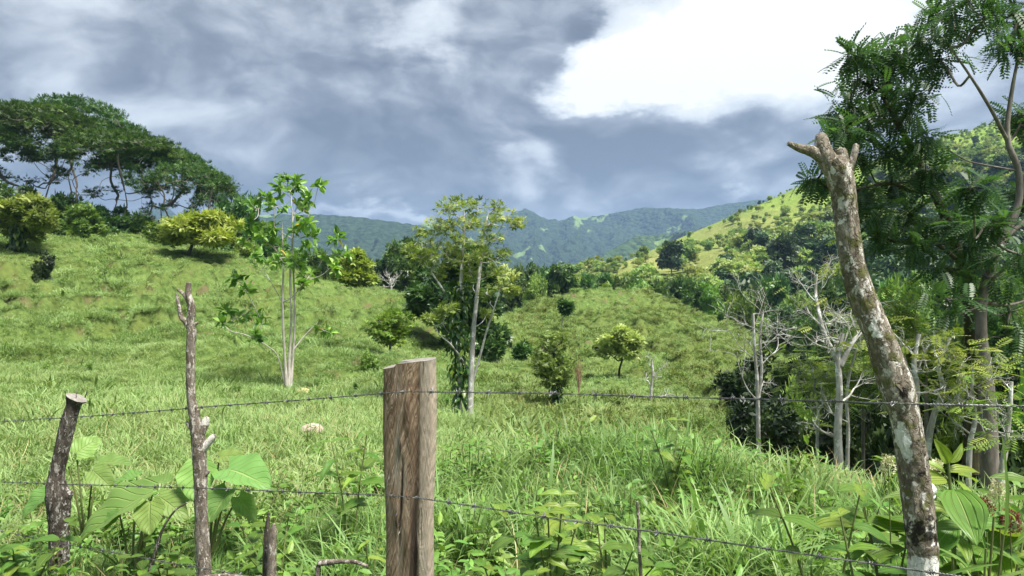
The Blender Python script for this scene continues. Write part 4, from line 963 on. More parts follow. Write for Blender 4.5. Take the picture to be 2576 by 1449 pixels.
G_NEAR = leaf_mat('grass_near', [(0, (0.062, 0.116, 0.028)), (.4, (0.146, 0.250, 0.070)), (.75, (0.249, 0.376, 0.122)), (.93, (0.375, 0.476, 0.214)), (1, (0.499, 0.476, 0.335))], .38, .5, .3, hue=.03, instanced=True)
G_PAST = leaf_mat('grass_pasture', [(0, (0.076, 0.120, 0.036)), (.4, (0.174, 0.262, 0.085)), (.75, (0.284, 0.382, 0.149)), (1, (0.414, 0.410, 0.247))], .35, .55, .2, hue=.03, instanced=True)
G_HERB = leaf_mat('herb_leaf', [(0, (0.045, 0.099, 0.018)), (.45, (0.109, 0.216, 0.038)), (.8, (0.218, 0.355, 0.074)), (1, (0.410, 0.446, 0.118))], .35, .45, .35, hue=.03, instanced=True)
G_STEM = bark_mat('herb_stem', (.05, .06, .02), (.10, .11, .04), (.16, .14, .06), 20)
SRC_LONG = source('long_grass_source', [blade_tuft(700 + i, 26, .55 + .08 * i, .10, .0065, .75, 5, [G_NEAR]) for i in range(4)])
SRC_BROAD = source('broad_grass_source', [blade_tuft(710 + i, 9, .60 + .06 * i, .06, .013, .9, 6, [G_NEAR]) for i in range(3)])
SRC_SHORT = source('short_grass_source', [blade_tuft(720 + i, 34, .17 + .03 * i, .16, .0055, .9, 3, [G_PAST], lean=.8) for i in range(4)])
SRC_FAR = source('far_grass_source', [blade_tuft(730 + i, 46, .30 + .05 * i, .36, .016, .8, 2, [G_PAST], lean=.8) for i in range(4)])
G_SCRUB = leaf_mat('scrub_leaf', [(0, (.075, .115, .028)), (.5, (.155, .20, .055)), (1, (.27, .29, .11))], .3, .6, .2, hue=.04, instanced=True)
SRC_SCRUB = source('scrub_source', [blade_tuft(760 + i, 60, .34, .42, .018, .8, 2, [G_SCRUB], lean=.7) for i in range(3)])
SRC_HERB = source('herb_source', [herb(740 + i, 4, 8, .22 + .05 * i, .085, [G_HERB, G_STEM]) for i in range(4)])
SRC_WEED = source('weed_source', [herb(750 + i, 12, 12, .45 + .1 * i, .10, [G_HERB, G_STEM], FAN4) for i in range(3)])

def field(n, d0, d1, seed, power=1.0, half=.80):
    """points between two distances; power < 2 thins the far ones"""
    rng = np.random.default_rng(seed); u = rng.random(n)
    D = (d0 ** power + u * (d1 ** power - d0 ** power)) ** (1 / power)
    x = (rng.random(n) * 2 - 1) * half * D
    return rng, x, D
def slope_rot(rng, n, tilt):
    return np.c_[rng.normal(size=n) * tilt, rng.normal(size=n) * tilt, rng.random(n) * 6.283]
BARE = [P(338, 640, 46)[:2], P(250, 600, 43)[:2], P(420, 790, 30)[:2], P(600, 1050, 13)[:2], P(330, 1085, 11)[:2], P(1690, 1160, 8)[:2], P(150, 860, 23)[:2]]
def lush(x, y):
    """0 bare to 1 lush"""
    return np.clip(.55 + 1.1 * fbm(x * .28, y * .20, 41, 3) + .5 * fbm(x * 1.1, y * 1.1, 43, 2), 0, 1)
def sow(name, src, n_var, n, d0, d1, seed, power, scale, tilt, label, cat, keep=None, half=.8, sink=.0, tint0=.5, patch=.35, zs=1.0, risers=False, near_tall=False):
    rng, x, D = field(n, d0, d1, seed, power, half)
    lu = lush(x, D)
    m = rng.random(n) < (keep(x, D, lu) if keep else .25 + .75 * lu)
    x, D, lu = x[m], D[m], lu[m]
    rise = np.zeros(len(x))
    if risers:            # the steps of the cattle terraces stay thin and brown
        rise = np.clip(((ground_z(x, D + .3) - ground_z(x, D - .3)) / .6 - .55) / .5, 0, 1) * np.clip((D - 10) / 10, 0, 1)
        m = rng.random(len(x)) > .72 * rise; x, D, lu, rise = x[m], D[m], lu[m], rise[m]
    k = len(x)
    z = ground_z(x, D) - sink
    s = scale * (.65 + .6 * rng.random(k)) * (.75 + .5 * lu) * (1 - .3 * rise)
    if near_tall: s = s * np.interp(near_edge(x, D) - D, [0, 1.6, 3.5, 5.5], [.42, .62, .9, 1.05]) * np.interp(x / D * F + CX, [0, 720, 900], [.62, .62, 1]) * np.clip(.95 + 3.0 * fbm(x * .9, D * .9, 77, 3), .5, 1.9)
    ti = np.clip(tint0 + patch * 1.6 * fbm(x * .4, D * .3, seed + 3, 3) + .14 * rng.normal(size=k), 0, 1)
    gn_scatter(name, src, np.c_[x, D, z], slope_rot(rng, k, tilt), np.c_[s, s, s * zs], rng.integers(0, n_var, k), ti, label, cat)

near_edge = lambda x, D: np.interp(x / D * F + CX, [-800, 0, 640, 1030, 1300, 1650, 1860, 2030, 2260, 2600], [8, 8, 8, 9.3, 9.0, 8.7, 7.7, 6.7, 5.6, 5.4])
sow('long_grass', SRC_LONG, 4, 14000, 2.9, 10.5, 801, 1.5, .44, .18, 'long arching green grass behind the barbed wire', 'grass', lambda x, D, lu: np.clip((near_edge(x, D) + .8 - D) / 1.2, 0.05, 1) * (.25 + .75 * lu) * np.interp(x / D * F + CX, [0, 500, 700, 3000], [.75, .7, 1, 1]), 1.15, tint0=.48, patch=.65, near_tall=True)
sow('broad_grass', SRC_BROAD, 3, 1750, 2.7, 8.5, 802, 1.4, .58, .2, 'broad-bladed grass clumps behind the barbed wire', 'grass', lambda x, D, lu: .2 + .7 * lu, 1.15, tint0=.46, near_tall=True)
sow('low_herbs', SRC_HERB, 4, 3600, 2.6, 10.5, 803, 1.3, .8, .2, 'small broad-leaved herbs among the roadside grass', 'herbs', lambda x, D, lu: np.clip((near_edge(x, D) - .6 - D) / 2.5, 0.03, 1) * .8, 1.15, tint0=.52)
G_STRAW = leaf_mat('straw', [(0, (.20, .16, .07)), (.5, (.36, .30, .15)), (1, (.52, .46, .28))], .25, .7, .2, hue=.02, instanced=True)
SRC_STRAW = source('straw_source', [blade_tuft(770 + i, 12, .5, .12, .004, .7, 4, [G_STRAW], lean=.9) for i in range(3)])
sow('dry_straw', SRC_STRAW, 3, 1700, 2.8, 14, 809, 1.4, .62, .3, 'dry straw-coloured dead grass among the green', 'grass', lambda x, D, lu: np.clip(1.1 - lu, .15, 1), 1.15)
sow('pasture_straw', SRC_STRAW, 3, 2600, 9, 50, 810, 1.5, .5, .4, 'dead brown grass patches in the pasture', 'grass', lambda x, D, lu: np.clip(.9 - lu, 0, 1), .82)
sow('pasture_turf', SRC_SHORT, 4, 58000, 5.5, 32, 804, 1.55, 1.0, .25, 'short grazed pasture grass on the near slope', 'grass', lambda x, D, lu: np.clip(.04 + 1.25 * lu, 0, 1), .82, tint0=.50, patch=.75, risers=True)
sow('far_turf', SRC_FAR, 4, 84000, 26, 92, 805, 1.6, .46, .25, 'short hummocky pasture grass on the far slopes', 'grass', lambda x, D, lu: np.clip(.04 + 1.2 * lu, 0, 1), .82, tint0=.46, patch=.8, risers=True)
sow('grass_tussocks', SRC_FAR, 4, 13000, 10, 80, 806, 1.5, .95, .25, 'taller grass tussocks dotted over the pasture', 'grass', lambda x, D, lu: np.clip((fbm(x * .45, D * .32, 83, 3) - .04) * 7, 0, .9), .82, tint0=.30, patch=.7)
sow('pasture_weeds', SRC_WEED, 3, 1500, 12, 80, 807, 1.5, .40, .2, 'dark leafy weeds scattered over the pasture', 'weeds', lambda x, D, lu: np.clip((fbm(x * .3, D * .25, 71, 3) - .14) * 12, 0.01, .9), .82, tint0=.55, patch=.5)
# rough scrub on the east flank of the mound and the slope under the near edge
sow('slope_scrub', SRC_SCRUB, 3, 24000, 15, 76, 808, 1.5, .80, .25, 'rough brownish green scrub on the mound flank', 'scrub',
    lambda x, D, lu: np.clip((x / D * F + CX - 1240) / 120, 0, 1) * np.clip((2040 - (x / D * F + CX)) / 60, 0, 1) * np.clip((fbm(x * .13, D * .13, 55, 4) - .02 + .24 * ((x / D * F + CX > 1680) & (D > 30))) * 9, 0, .95), .8, tint0=.34, patch=.6)

sow('bank_scrub', SRC_SCRUB, 3, 5200, 13, 30, 811, 1.3, .95, .25, 'dark rough grass in the dip below the fence bank', 'grass',
    lambda x, D, lu: np.clip((x / D * F + CX - 1200) / 90, 0, 1) * np.clip((1880 - (x / D * F + CX)) / 60, 0, 1) * (.3 + .6 * lu), .8, tint0=.30, patch=.6)
# ------------------------------------------------------------------ the fence
def fence_D(px): return 715.0 / (137.85 + 0.1215 * px)

def wood_mat():
    m, t = mat_new('split_wood')
    uv = t.n('ShaderNodeAttribute', attribute_name='luv').outputs['Vector']
    sp = t.n('ShaderNodeSeparateXYZ', ins={0: uv}); u, h = sp.outputs[0], sp.outputs[1]
    wob = t.math('MULTIPLY', t.math('SUBTRACT', t.noise(uv, 3.2, 3, .5), .5), .5)
    # grain runs up the log with a slant and swirls round knots
    gu = t.math('ADD', t.math('MULTIPLY', u, 46), t.math('ADD', t.math('MULTIPLY', h, -105.0), t.math('MULTIPLY', wob, 34)))
    gv = t.n('ShaderNodeCombineXYZ', ins={0: gu, 1: t.math('MULTIPLY', h, 3.0)}).outputs[0]
    g1 = t.noise(gv, 1.0, 7, .68, .5); g2 = t.noise(t.vmath('MULTIPLY', gv, (.35, 1.2, 1)), 1.0, 5, .6, .4)
    arcs = t.n('ShaderNodeTexWave', wave_type='RINGS', ins={'Vector': t.n('ShaderNodeCombineXYZ', ins={0: t.math('MULTIPLY', u, 5.0), 1: t.math('MULTIPLY', h, 2.4)}).outputs[0], 'Scale': 3.2, 'Distortion': 11.0, 'Detail': 5, 'Detail Scale': 1.1, 'Detail Roughness': .6}).outputs[0]
    c = t.ramp(g1, [(.26, (.050, .030, .017)), (.45, (.165, .112, .070)), (.60, (.29, .225, .155)), (.78, (.50, .43, .34))])
    c = t.mix(t.range(g2, .48, .66, 0, .75), c, (.070, .046, .028))
    c = t.mix(t.math('MULTIPLY', t.range(arcs, .0, .22, 1, 0), t.range(t.noise(uv, 5.0, 3, .5), .42, .62, 0, .5)), c, (.085, .055, .035))
    blot = t.noise(uv, 4.2, 5, .62, .6)
    c = t.mix(t.range(blot, .5, .66, 0, .55), c, (.30, .275, .225)); c = t.mix(t.range(blot, .46, .33, 0, .6), c, (.075, .048, .028))
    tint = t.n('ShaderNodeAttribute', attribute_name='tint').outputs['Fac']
    c = t.mix(t.range(tint, .55, 1.0, 0, .55), c, (.46, .40, .325))          # paler right-hand face
    c = t.mix(t.range(tint, .40, .05, 0, .93), c, (.020, .013, .009))         # dark cracks, stains and hollows
    fl = t.noise(t.vmath('MULTIPLY', gv, (1.2, 3.0, 1)), 1.0, 3, .5)
    edge = t.range(u, .30, .62, 0, 1)
    c = t.mix(t.math('MULTIPLY', t.range(fl, .655, .69, 0, 1), t.math('MULTIPLY', t.range(u, .33, .42, 1, 0), .9)), c, (.66, .63, .58))   # loose pale splinters
    b = t.n('ShaderNodeBsdfPrincipled', ins={'Base Color': c, 'Roughness': .85, 'Specular IOR Level': .25})
    hh = t.math('ADD', g1, t.math('MULTIPLY', arcs, .35))
    t.put(b, 'Normal', t.n('ShaderNodeBump', ins={'Strength': .9, 'Distance': .006, 'Height': hh}))
    t.n('ShaderNodeOutputMaterial', ins={0: b}); return m
M_WOOD = wood_mat()
M_CUT = bark_mat('sawn_wood', (.12, .11, .095), (.22, .205, .18), (.33, .315, .29), 40, 1.0, .5, dist=.004)

def centre_post():
    D0 = fence_D(1030) + .05; b = P(1024, 1449, D0); gz = ground_z(b[0], D0)[0]; b[2] = gz
    W = 138 / F * D0
    cs = A([(-.5, -.02), (-.47, -.24), (-.36, -.315), (-.2, -.345), (-.04, -.372), (.10, -.366), (.175, -.335), (.215, -.325), (.25, -.34), (.34, -.35), (.45, -.33), (.5, -.18), (.5, .1), (.42, .3), (.15, .38), (-.2, .36), (-.44, .26)])
    k = 120; cl = np.vstack([cs, cs[:1]]); q = smooth_path(cl, k + 1)[:-1]
    nz = 190; hs = np.linspace(0, 1, nz) ; ztop = lambda x: P(0, 921, D0)[2] + np.interp(x, [-.5, -.24, -.2, .5], [-.017, -.006, .006, .021]) * 1.0
    V, T, U = [], [], []
    rng = np.random.default_rng(900)
    knots = [(.02, .86, .05), (-.12, .80, .03), (-.20, .62, .035), (.02, .56, .05), (.21, .54, .03)]
    for h in hs:
        wd = W * np.interp(h, [0, .45, .80, 1], [.84, .865, .94, 1.0])
        x, y = q[:, 0].copy(), q[:, 1].copy()
        wav = .018 * np.sin(h * 15 + 2) ; x = x + wav * np.sign(x) * (np.abs(x) > .3)
        front = y < 0
        gi = np.exp(-((x - (.19 + .03 * math.sin(h * 9) - .10 * max(0, h - .6))) / .045) ** 2) * front       # long groove
        deep = np.interp(h, [0, .1, .3, .6, .75, 1], [.02, .05, .10, .07, .05, .03])
        crack = np.exp(-((x - (-.14 + .35 * (h - .62))) / .022) ** 2) * np.exp(-((h - .66) / .12) ** 2) * front
        hol = np.exp(-(((x - .12) / .05) ** 2 + ((h - .44) / .13) ** 2)) * front
        d = -.38 * deep * gi - .03 * crack - .05 * hol
        for kx, kh, ks in knots: d = d + .05 * np.exp(-(((x - kx) / (ks * 1.6)) ** 2 + ((h - kh) / ks) ** 2)) * front
        sl = x * 30 - h * 26 + 3 * fbm(x * 3, np.full(k, h * 6), 5, 2)
        d = d + .020 * fbm(sl, np.full(k, h * 5.0), 7, 3) + .006 * fbm(x * 60, np.full(k, h * 40), 8, 2)
        r = np.hypot(x, y); x2, y2 = x * (1 + d / r), y * (1 + d / r)
        zt = ztop(x); z = gz - .3 + (zt - gz + .3) * h
        V.append(np.c_[b[0] + x2 * wd, D0 + W * .40 + y2 * W - W * .0, z])
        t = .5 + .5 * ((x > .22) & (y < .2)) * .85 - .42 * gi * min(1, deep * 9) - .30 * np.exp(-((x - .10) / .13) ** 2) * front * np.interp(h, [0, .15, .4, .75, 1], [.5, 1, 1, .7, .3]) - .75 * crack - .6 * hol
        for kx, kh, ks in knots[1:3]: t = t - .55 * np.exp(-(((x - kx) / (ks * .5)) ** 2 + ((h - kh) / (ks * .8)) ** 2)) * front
        T.append(np.clip(t, 0, 1)); U.append(np.c_[x + .5, np.full(k, h) + .2 * (y > .1)])
    V = np.vstack(V) - b
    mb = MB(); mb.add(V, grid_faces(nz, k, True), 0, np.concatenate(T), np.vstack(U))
    top = V[-k:]; c = top.mean(0)
    t = thing('fence_post', b, 'thick split hardwood fence post with a slanted sawn top', 'post', 'fence posts')
    obj('timber', mb.mesh('split_timber', [M_WOOD]), t)
    cm = MB(); ring = top + A([0, 0, .001]); rin = c + (top - c) * .5 + A([0, 0, .002])
    cm.add(np.vstack([ring, rin, [c]]), grid_faces(2, k, True)); cm.add(np.vstack([rin, [c]]), [[i, (i + 1) % k, k] for i in range(k)])
    obj('sawn_top', cm.mesh('sawn_top', [M_CUT], smooth=False), t)
    return t, D0
POST, POST_D = centre_post()
def staple(px, py):
    d = fence_D(px) - .012; b = A(POST.location); c = P(px, py, d); mb = MB()
    tube(mb, smooth_path([c + A([-.004, .03, .012]), c + A([-.003, 0, .010]), c + A([0, -.002, 0]), c + A([.003, 0, -.010]), c + A([.004, .03, -.012])], 16), .0022, 6)
    obj('staple', mb.mesh('staple', [bark_mat('rusty_iron', (.05, .025, .015), (.12, .06, .035), (.2, .12, .08), 90)], origin=b), POST)
staple(1036, 985); staple(1024, 1250)

def bark_plates(name, base_cols, patch, patch2, moss=None):
    """rough flaky bark; tint above .6 = pale lichen patch, under .4 = dark patch"""
    m, t = mat_new(name)
    co = t.n('ShaderNodeTexCoord').outputs['Object']
    v = t.vmath('MULTIPLY', t.vmath('ADD', co, t.vmath('SCALE', t.noise(co, 55, 3, .5, out=1), s=.03)), (1, 1, .26))
    n1 = t.noise(v, 120, 6, .65, .4); n2 = t.noise(v, 38, 5, .6, .5); vo = t.n('ShaderNodeTexVoronoi', feature='DISTANCE_TO_EDGE', ins={'Vector': v, 'Scale': 75.0}).outputs[0]
    c = t.ramp(n2, [(.28, base_cols[0]), (.48, base_cols[1]), (.62, base_cols[2]), (.76, base_cols[3])])
    c = t.mix(t.range(n1, .35, .65, .5, 0), c, base_cols[0])
    c = t.mix(t.range(vo, 0, .05, .35, 0), c, (.035, .028, .02))
    n3 = t.noise(v, 60, 4, .6, .3)
    c = t.mix(t.range(n3, .555, .61, 0, .8), c, patch)
    if moss: c = t.mix(t.range(t.noise(co, 26, 4, .6), .53, .62, 0, .8), c, moss)
    tint = t.n('ShaderNodeAttribute', attribute_name='tint').outputs['Fac']
    nz = t.math('MULTIPLY', t.math('SUBTRACT', t.noise(co, 48, 6, .62, .5), .5), 1.0)
    c = t.mix(t.range(t.math('ADD', tint, nz), .66, .74, 0, .93), c, t.mix(t.range(n1, .3, .7), patch, patch2))
    c = t.mix(t.range(t.math('ADD', tint, nz), .34, .24, 0, .9), c, (.014, .012, .010))
    b = t.n('ShaderNodeBsdfPrincipled', ins={'Base Color': c, 'Roughness': .88, 'Specular IOR Level': .2})
    hh = t.math('ADD', t.math('MULTIPLY', n2, .8), t.math('ADD', t.math('MULTIPLY', n1, .3), t.range(vo, 0, .1, 0, .35)))
    t.put(b, 'Normal', t.n('ShaderNodeBump', ins={'Strength': .9, 'Distance': .006, 'Height': hh}))
    t.n('ShaderNodeOutputMaterial', ins={0: b}); return m
M_LIVE = bark_plates('flaky_bark', [(.06, .05, .036), (.19, .162, .125), (.34, .305, .25), (.52, .48, .43)], (.56, .54, .50), (.74, .74, .72), (.095, .10, .025))
M_DEAD = bark_plates('dead_bark', [(.06, .046, .036), (.18, .148, .12), (.31, .27, .23), (.48, .44, .40)], (.52, .49, .44), (.68, .66, .62))
M_STUMP = bark_plates('stump_bark', [(.022, .018, .014), (.075, .062, .050), (.15, .13, .11), (.30, .28, .25)], (.36, .34, .31), (.60, .60, .58))

def log(mb, rows, D, k=40, n=160, rough=.06, seed=0, tint=None, mat=0, end=None, cap_mat=None, lump=.10):
    """rows: (px, py, half width px[, nearer/farther m]); tapering gnarled log"""
    q = A([np.r_[P(r[0], r[1], D + (r[3] if len(r) > 3 else 0)), r[2] / F * D] for r in rows])
    p = smooth_path(q, n); pts, rad = p[:, :3], p[:, 3]
    tan = unit(np.gradient(pts, axis=0)); ref = A([1., 0, 0]); N = []
    for i in range(n):
        ref = ref - tan[i] * ref.dot(tan[i]); ref = unit(ref); N.append(ref)
    N = A(N); B = np.cross(tan, N); an = np.arange(k) * 2 * np.pi / k
    s = np.cumsum(np.r_[0, np.linalg.norm(np.diff(pts, axis=0), axis=1)])
    cx, cy = np.cos(an)[None], np.sin(an)[None]; S = s[:, None] + 0 * cx
    r0 = rad.mean()
    f = fbm(cx * 1.3 + 7 + 0 * S, S / r0 * .35 + cy * 1.3, seed, 3) * lump * 2 + fbm(cx * 5 + 9, S / r0 * .9 + cy * 5, seed + 5, 3) * rough * 2 + fbm(cx * 14 + 3, S / r0 * 2.2 + cy * 14, seed + 8, 2) * rough * 1.1
    rr = rad[:, None] * (1 + f)
    V = pts[:, None] + rr[..., None] * (cx[..., None] * N[:, None] + cy[..., None] * B[:, None])
    V = V.reshape(-1, 3)
    tt = np.full(len(V), .5) if tint is None else tint((V[:, 0] / V[:, 1]) * F + CX, CY - (V[:, 2] - CZ) / V[:, 1] * F, np.repeat((pts[:, 0] / pts[:, 1]) * F + CX, k), np.repeat(rad / pts[:, 1] * F, k))
    uv = np.stack([np.tile(np.arange(k) / k, n), np.repeat(s, k)], 1)
    mb.add(V, grid_faces(n, k, True)[:, ::-1], mat, tt, uv)
    e = V[-k:]; c = e.mean(0) + tan[-1] * rad[-1] * (.5 if end is None else end)
    ce = e * .55 + c * .45 if end is None else e * .5 + c * .5
    mb.add(np.vstack([e, ce, [c]]), np.vstack([grid_faces(2, k, True)[:, ::-1]]), mat if cap_mat is None else cap_mat, .62)
    mb.add(np.vstack([ce, [c]]), [[(i + 1) % k, k, i][::-1] for i in range(k)], mat if cap_mat is None else cap_mat, .62)

def leaning_post():
    D = fence_D(2285) + .05; base = P(2318, 1500, D); gz = ground_z(base[0], D)[0]; pyb = CY - (gz - .25 - CZ) / D * F
    def tint(px, py, cx, r):
        u = (px - cx) / np.maximum(r, 1)
        def spot(x, y, sx, sy): return np.exp(-(((u - x) / sx) ** 2 + ((py - y) / sy) ** 2))
        up = .42 * np.maximum.reduce([spot(-.45, 1100, .62, 46), .9 * spot(-.15, 1140, .5, 26), .72 * spot(-.1, 822, .6, 34), .55 * spot(.05, 650, .5, 30), np.clip((py - 1392) / 16, 0, 1) * .8, .5 * spot(0, 560, .7, 30), .6 * spot(-.3, 430, .4, 22)])
        dn = .42 * np.maximum.reduce([.62 * np.clip((py - 1275) / 50, 0, 1) * np.clip((1400 - py) / 50, 0, 1), .8 * spot(.5, 985, .4, 24), .55 * spot(.75, 1150, .5, 90), .4 * spot(.6, 600, .5, 180)])
        return .5 + up - dn
    mb = MB()
    log(mb, [(2322, pyb, 36), (2322, 1449, 35), (2319, 1380, 34), (2312, 1290, 37), (2302, 1200, 36), (2290, 1120, 35), (2276, 1050, 34), (2258, 985, 39), (2238, 920, 36), (2215, 855, 34), (2188, 790, 33), (2166, 735, 30), (2148, 680, 29), (2136, 610, 28), (2128, 540, 28), (2120, 480, 30), (2108, 430, 33), (2094, 402, 27)], D, 56, 300, .075, 910, tint)
    log(mb, [(2104, 440, 22), (2088, 412, 24), (2074, 385, 21), (2066, 352, 17), (2066, 338, 12)], D, 28, 60, .06, 911, None, lump=.12)
    log(mb, [(2092, 416, 17), (2066, 394, 17), (2040, 380, 14), (2010, 372, 9.5), (1982, 361, 5.5)], D, 24, 60, .06, 912, None, lump=.14)
    log(mb, [(2112, 446, 18), (2118, 412, 17), (2116, 385, 15), (2114, 376, 12)], D, 24, 40, .07, 913, None)
    log(mb, [(2128, 440, 12), (2140, 414, 10), (2149, 388, 8.5), (2154, 364, 7)], D - .01, 18, 40, .06, 914, None)
    log(mb, [(2258, 975, 22, -.008), (2276, 962, 14, -.012), (2283, 957, 9, -.012)], D - .01, 22, 24, .08, 915, None)
    log(mb, [(2318, 1240, 20), (2338, 1232, 16), (2350, 1224, 10)], D, 20, 24, .12, 916, lambda a, b, c, r: np.full(len(a), .88))
    log(mb, [(2320, 1255, 16), (2342, 1248, 10), (2350, 1244, 6)], D, 18, 20, .12, 917, lambda a, b, c, r: np.full(len(a), .85))
    b = P(2318, 1449, D); b[2] = gz
    t = thing('fence_post', b, 'leaning flaky-barked living fence post with a forked sawn top and white lichen patches', 'post', 'fence posts')
    obj('trunk', mb.mesh('leaning_trunk', [M_LIVE], origin=b), t)
    cm = MB(); q = A([P(2186, 768, D - .004), P(2193, 742, D - .008), P(2207, 740, D - .006), P(2203, 756, D - .003), P(2194, 772, D)])
    cm.add(np.vstack([q, q + A([.004, .014, 0])]), [[0, 1, 2, 3, 4]]); cm.add(np.vstack([q, q + A([.004, .014, 0])]), [[9, 8, 7, 6, 5]]); cm.add(np.vstack([q, q + A([.004, .014, 0])]), [[i, (i + 1) % 5 + 0, (i + 1) % 5 + 5, i + 5][::-1] for i in range(5)])
    tag(obj('wood_chip', cm.mesh('wood_chip', [bark_mat('fresh_wood', (.62, .50, .38), (.72, .62, .50), (.80, .72, .62), 60, .4, .3, dist=.002)], smooth=False, origin=b), t), 'pale fresh chip where a branch was hacked off')
    return t
leaning_post()

def thin_post():
    D = fence_D(500) + .03; base = P(512, 1449, D); gz = ground_z(base[0], D)[0]; pyb = CY - (gz - .2 - CZ) / D * F
    mb = MB()
    log(mb, [(515, pyb, 19), (513, 1449, 18), (510, 1390, 17), (506, 1300, 16), (505, 1230, 16), (503, 1170, 17), (499, 1110, 17), (493, 1070, 15), (487, 1040, 12), (481, 990, 10.5), (479, 930, 10), (480, 870, 11), (482, 835, 11), (479, 810, 9), (481, 790, 10), (482, 770, 9.5), (476, 748, 8), (474, 728, 7), (475, 712, 6)], D, 32, 240, .09, 920, None, lump=.12)
    log(mb, [(481, 772, 7), (470, 750, 6), (460, 738, 4.5), (447, 728, 3.5)], D, 14, 30, .08, 921)
    log(mb, [(478, 826, 8), (466, 808, 7), (457, 800, 6), (452, 780, 5), (447, 755, 4), (445, 738, 3)], D, 16, 40, .08, 922)
    log(mb, [(484, 822, 6), (492, 815, 4), (499, 812, 2.5)], D, 12, 16, .08, 923)
    log(mb, [(497, 1100, 13), (510, 1080, 11), (517, 1060, 9), (520, 1050, 7)], D, 18, 30, .1, 924, lambda a, b, c, r: .5 + .35 * (b < 1070))
    log(mb, [(490, 1062, 9), (497, 1042, 6), (500, 1030, 4)], D, 14, 20, .1, 925)
    log(mb, [(484, 1078, 8), (474, 1068, 5), (468, 1060, 3)], D, 14, 20, .1, 926)
    log(mb, [(505, 1135, 11), (520, 1118, 9), (533, 1103, 8), (541, 1096, 6)], D, 18, 30, .08, 927, lambda a, b, c, r: np.full(len(a), .9))
    log(mb, [(506, 1200, 10), (520, 1190, 6), (526, 1184, 3)], D, 14, 18, .1, 928)
    b = P(512, 1449, D); b[2] = gz
    t = thing('fence_post', b, 'thin dead branch used as a fence post with broken stubs and a forked tip', 'post', 'fence posts')
    obj('branch', mb.mesh('thin_branch', [M_DEAD], origin=b), t)
thin_post()

def stump_post():
    D = fence_D(160) + .06; base = P(150, 1449, D); gz = ground_z(base[0], D)[0]; pyb = CY - (gz - .2 - CZ) / D * F
    b = P(150, 1449, D); b[2] = gz
    t = thing('fence_post', b, 'short dark leaning fence post with a pale flat sawn top', 'post', 'fence posts')
    mb = MB()
    log(mb, [(148, pyb, 24), (149, 1400, 23), (148, 1330, 23), (148, 1290, 25), (146, 1250, 29), (142, 1222, 24), (143, 1190, 18), (152, 1150, 17), (163, 1100, 18), (174, 1055, 18), (184, 1022, 17), (189, 1006, 22), (192, 1000, 26)], D, 40, 180, .07, 930, lambda px, py, c, r: .5 + .12 * np.clip((py - 1230) / 60, 0, 1) * np.clip((px - c) / r + .4, 0, 1), end=.02, cap_mat=1)
    log(mb, [(155, 1255, 20), (170, 1243, 15), (176, 1238, 10)], D, 20, 20, .1, 931)
    obj('trunk', mb.mesh('stump_trunk', [M_STUMP, M_CUT], origin=b), t)
    for px, a in ((192, 0), (168, -.6), (214, .7)):
        nb = MB(); p0 = P(px, 1000, D - .02); tube(nb, [p0, p0 + A([a * .01, 0, .02]), p0 + A([a * .02, 0, .045])], [.004, .003, .002], 6, 0)
        obj('nail', nb.mesh('nail', [M_STUMP], origin=b), t)
stump_post()

# --- barbed wire
def wire_mat():
    m, t = mat_new('galvanised_wire'); co = t.n('ShaderNodeTexCoord').outputs['Object']
    n = t.noise(co, 40, 4, .6); c = t.ramp(n, [(.35, (.05, .046, .042)), (.5, (.14, .142, .145)), (.7, (.27, .275, .28))])
    b = t.n('ShaderNodeBsdfPrincipled', ins={'Base Color': c, 'Roughness': .45, 'Metallic': .55}); t.n('ShaderNodeOutputMaterial', ins={0: b}); return m
M_WIRE = wire_mat()
def barb_mesh():
    mb = MB(); a = np.linspace(0, 4 * np.pi, 26)
    tube(mb, np.c_[.0048 * np.cos(a), np.linspace(-.006, .006, 26), .0048 * np.sin(a)], .0015, 5)
    for s, y in ((1, .005), (-1, -.005)):
        for q in (A([.6, .35 * s, .8]), A([-.6, -.3 * s, -.75])):
            q = unit(q) * s; tube(mb, [A([0, y, 0]), q * .008 + [0, y, 0], q * .017 + [0, y, 0]], [.0017, .0015, .0004], 5)
    return mb.mesh('barb', [M_WIRE])
BARB = barb_mesh()
def barbed_wire(label, rows, seed, push):
    rng = np.random.default_rng(seed)
    p = smooth_path([P(px, py, fence_D(px) - push) for px, py in rows], 400)
    s = np.r_[0, np.cumsum(np.linalg.norm(np.diff(p, axis=0), axis=1))]; L = s[-1]
    n = int(L / .0047); u = np.linspace(0, L, n); q = np.stack([np.interp(u, s, p[:, i]) for i in range(3)], 1)
    tan = unit(np.gradient(q, axis=0)); N = unit(np.cross(tan, [0, 0, 1.])); B = np.cross(N, tan)
    ph = u / .036 * 2 * np.pi * (1 + .1 * np.sin(u * 3)); mb = MB()
    for o in (0, np.pi):
        tube(mb, q + .0021 * (np.cos(ph + o)[:, None] * N + np.sin(ph + o)[:, None] * B), .00135, 5, cap=False)
    t = thing('barbed_wire', q[0], label, 'wire', 'strands of barbed wire')
    so = obj('strand', mb.mesh('wire_strand', [M_WIRE], origin=q[0]), t)
    x = .08
    while x < L - .05:
        i = int(x / L * (n - 1)); o = obj('barb', BARB, so)
        y_ = Vector(tan[i]); z_ = Vector(B[i]); x_ = y_.cross(z_)
        m = Matrix((x_, y_, z_)).transposed().to_4x4() @ Matrix.Rotation(rng.random() * 6.28, 4, 'Y')
        m.translation = Vector(q[i] - q[0]); o.matrix_local = m
        x += .115 + .05 * rng.random()
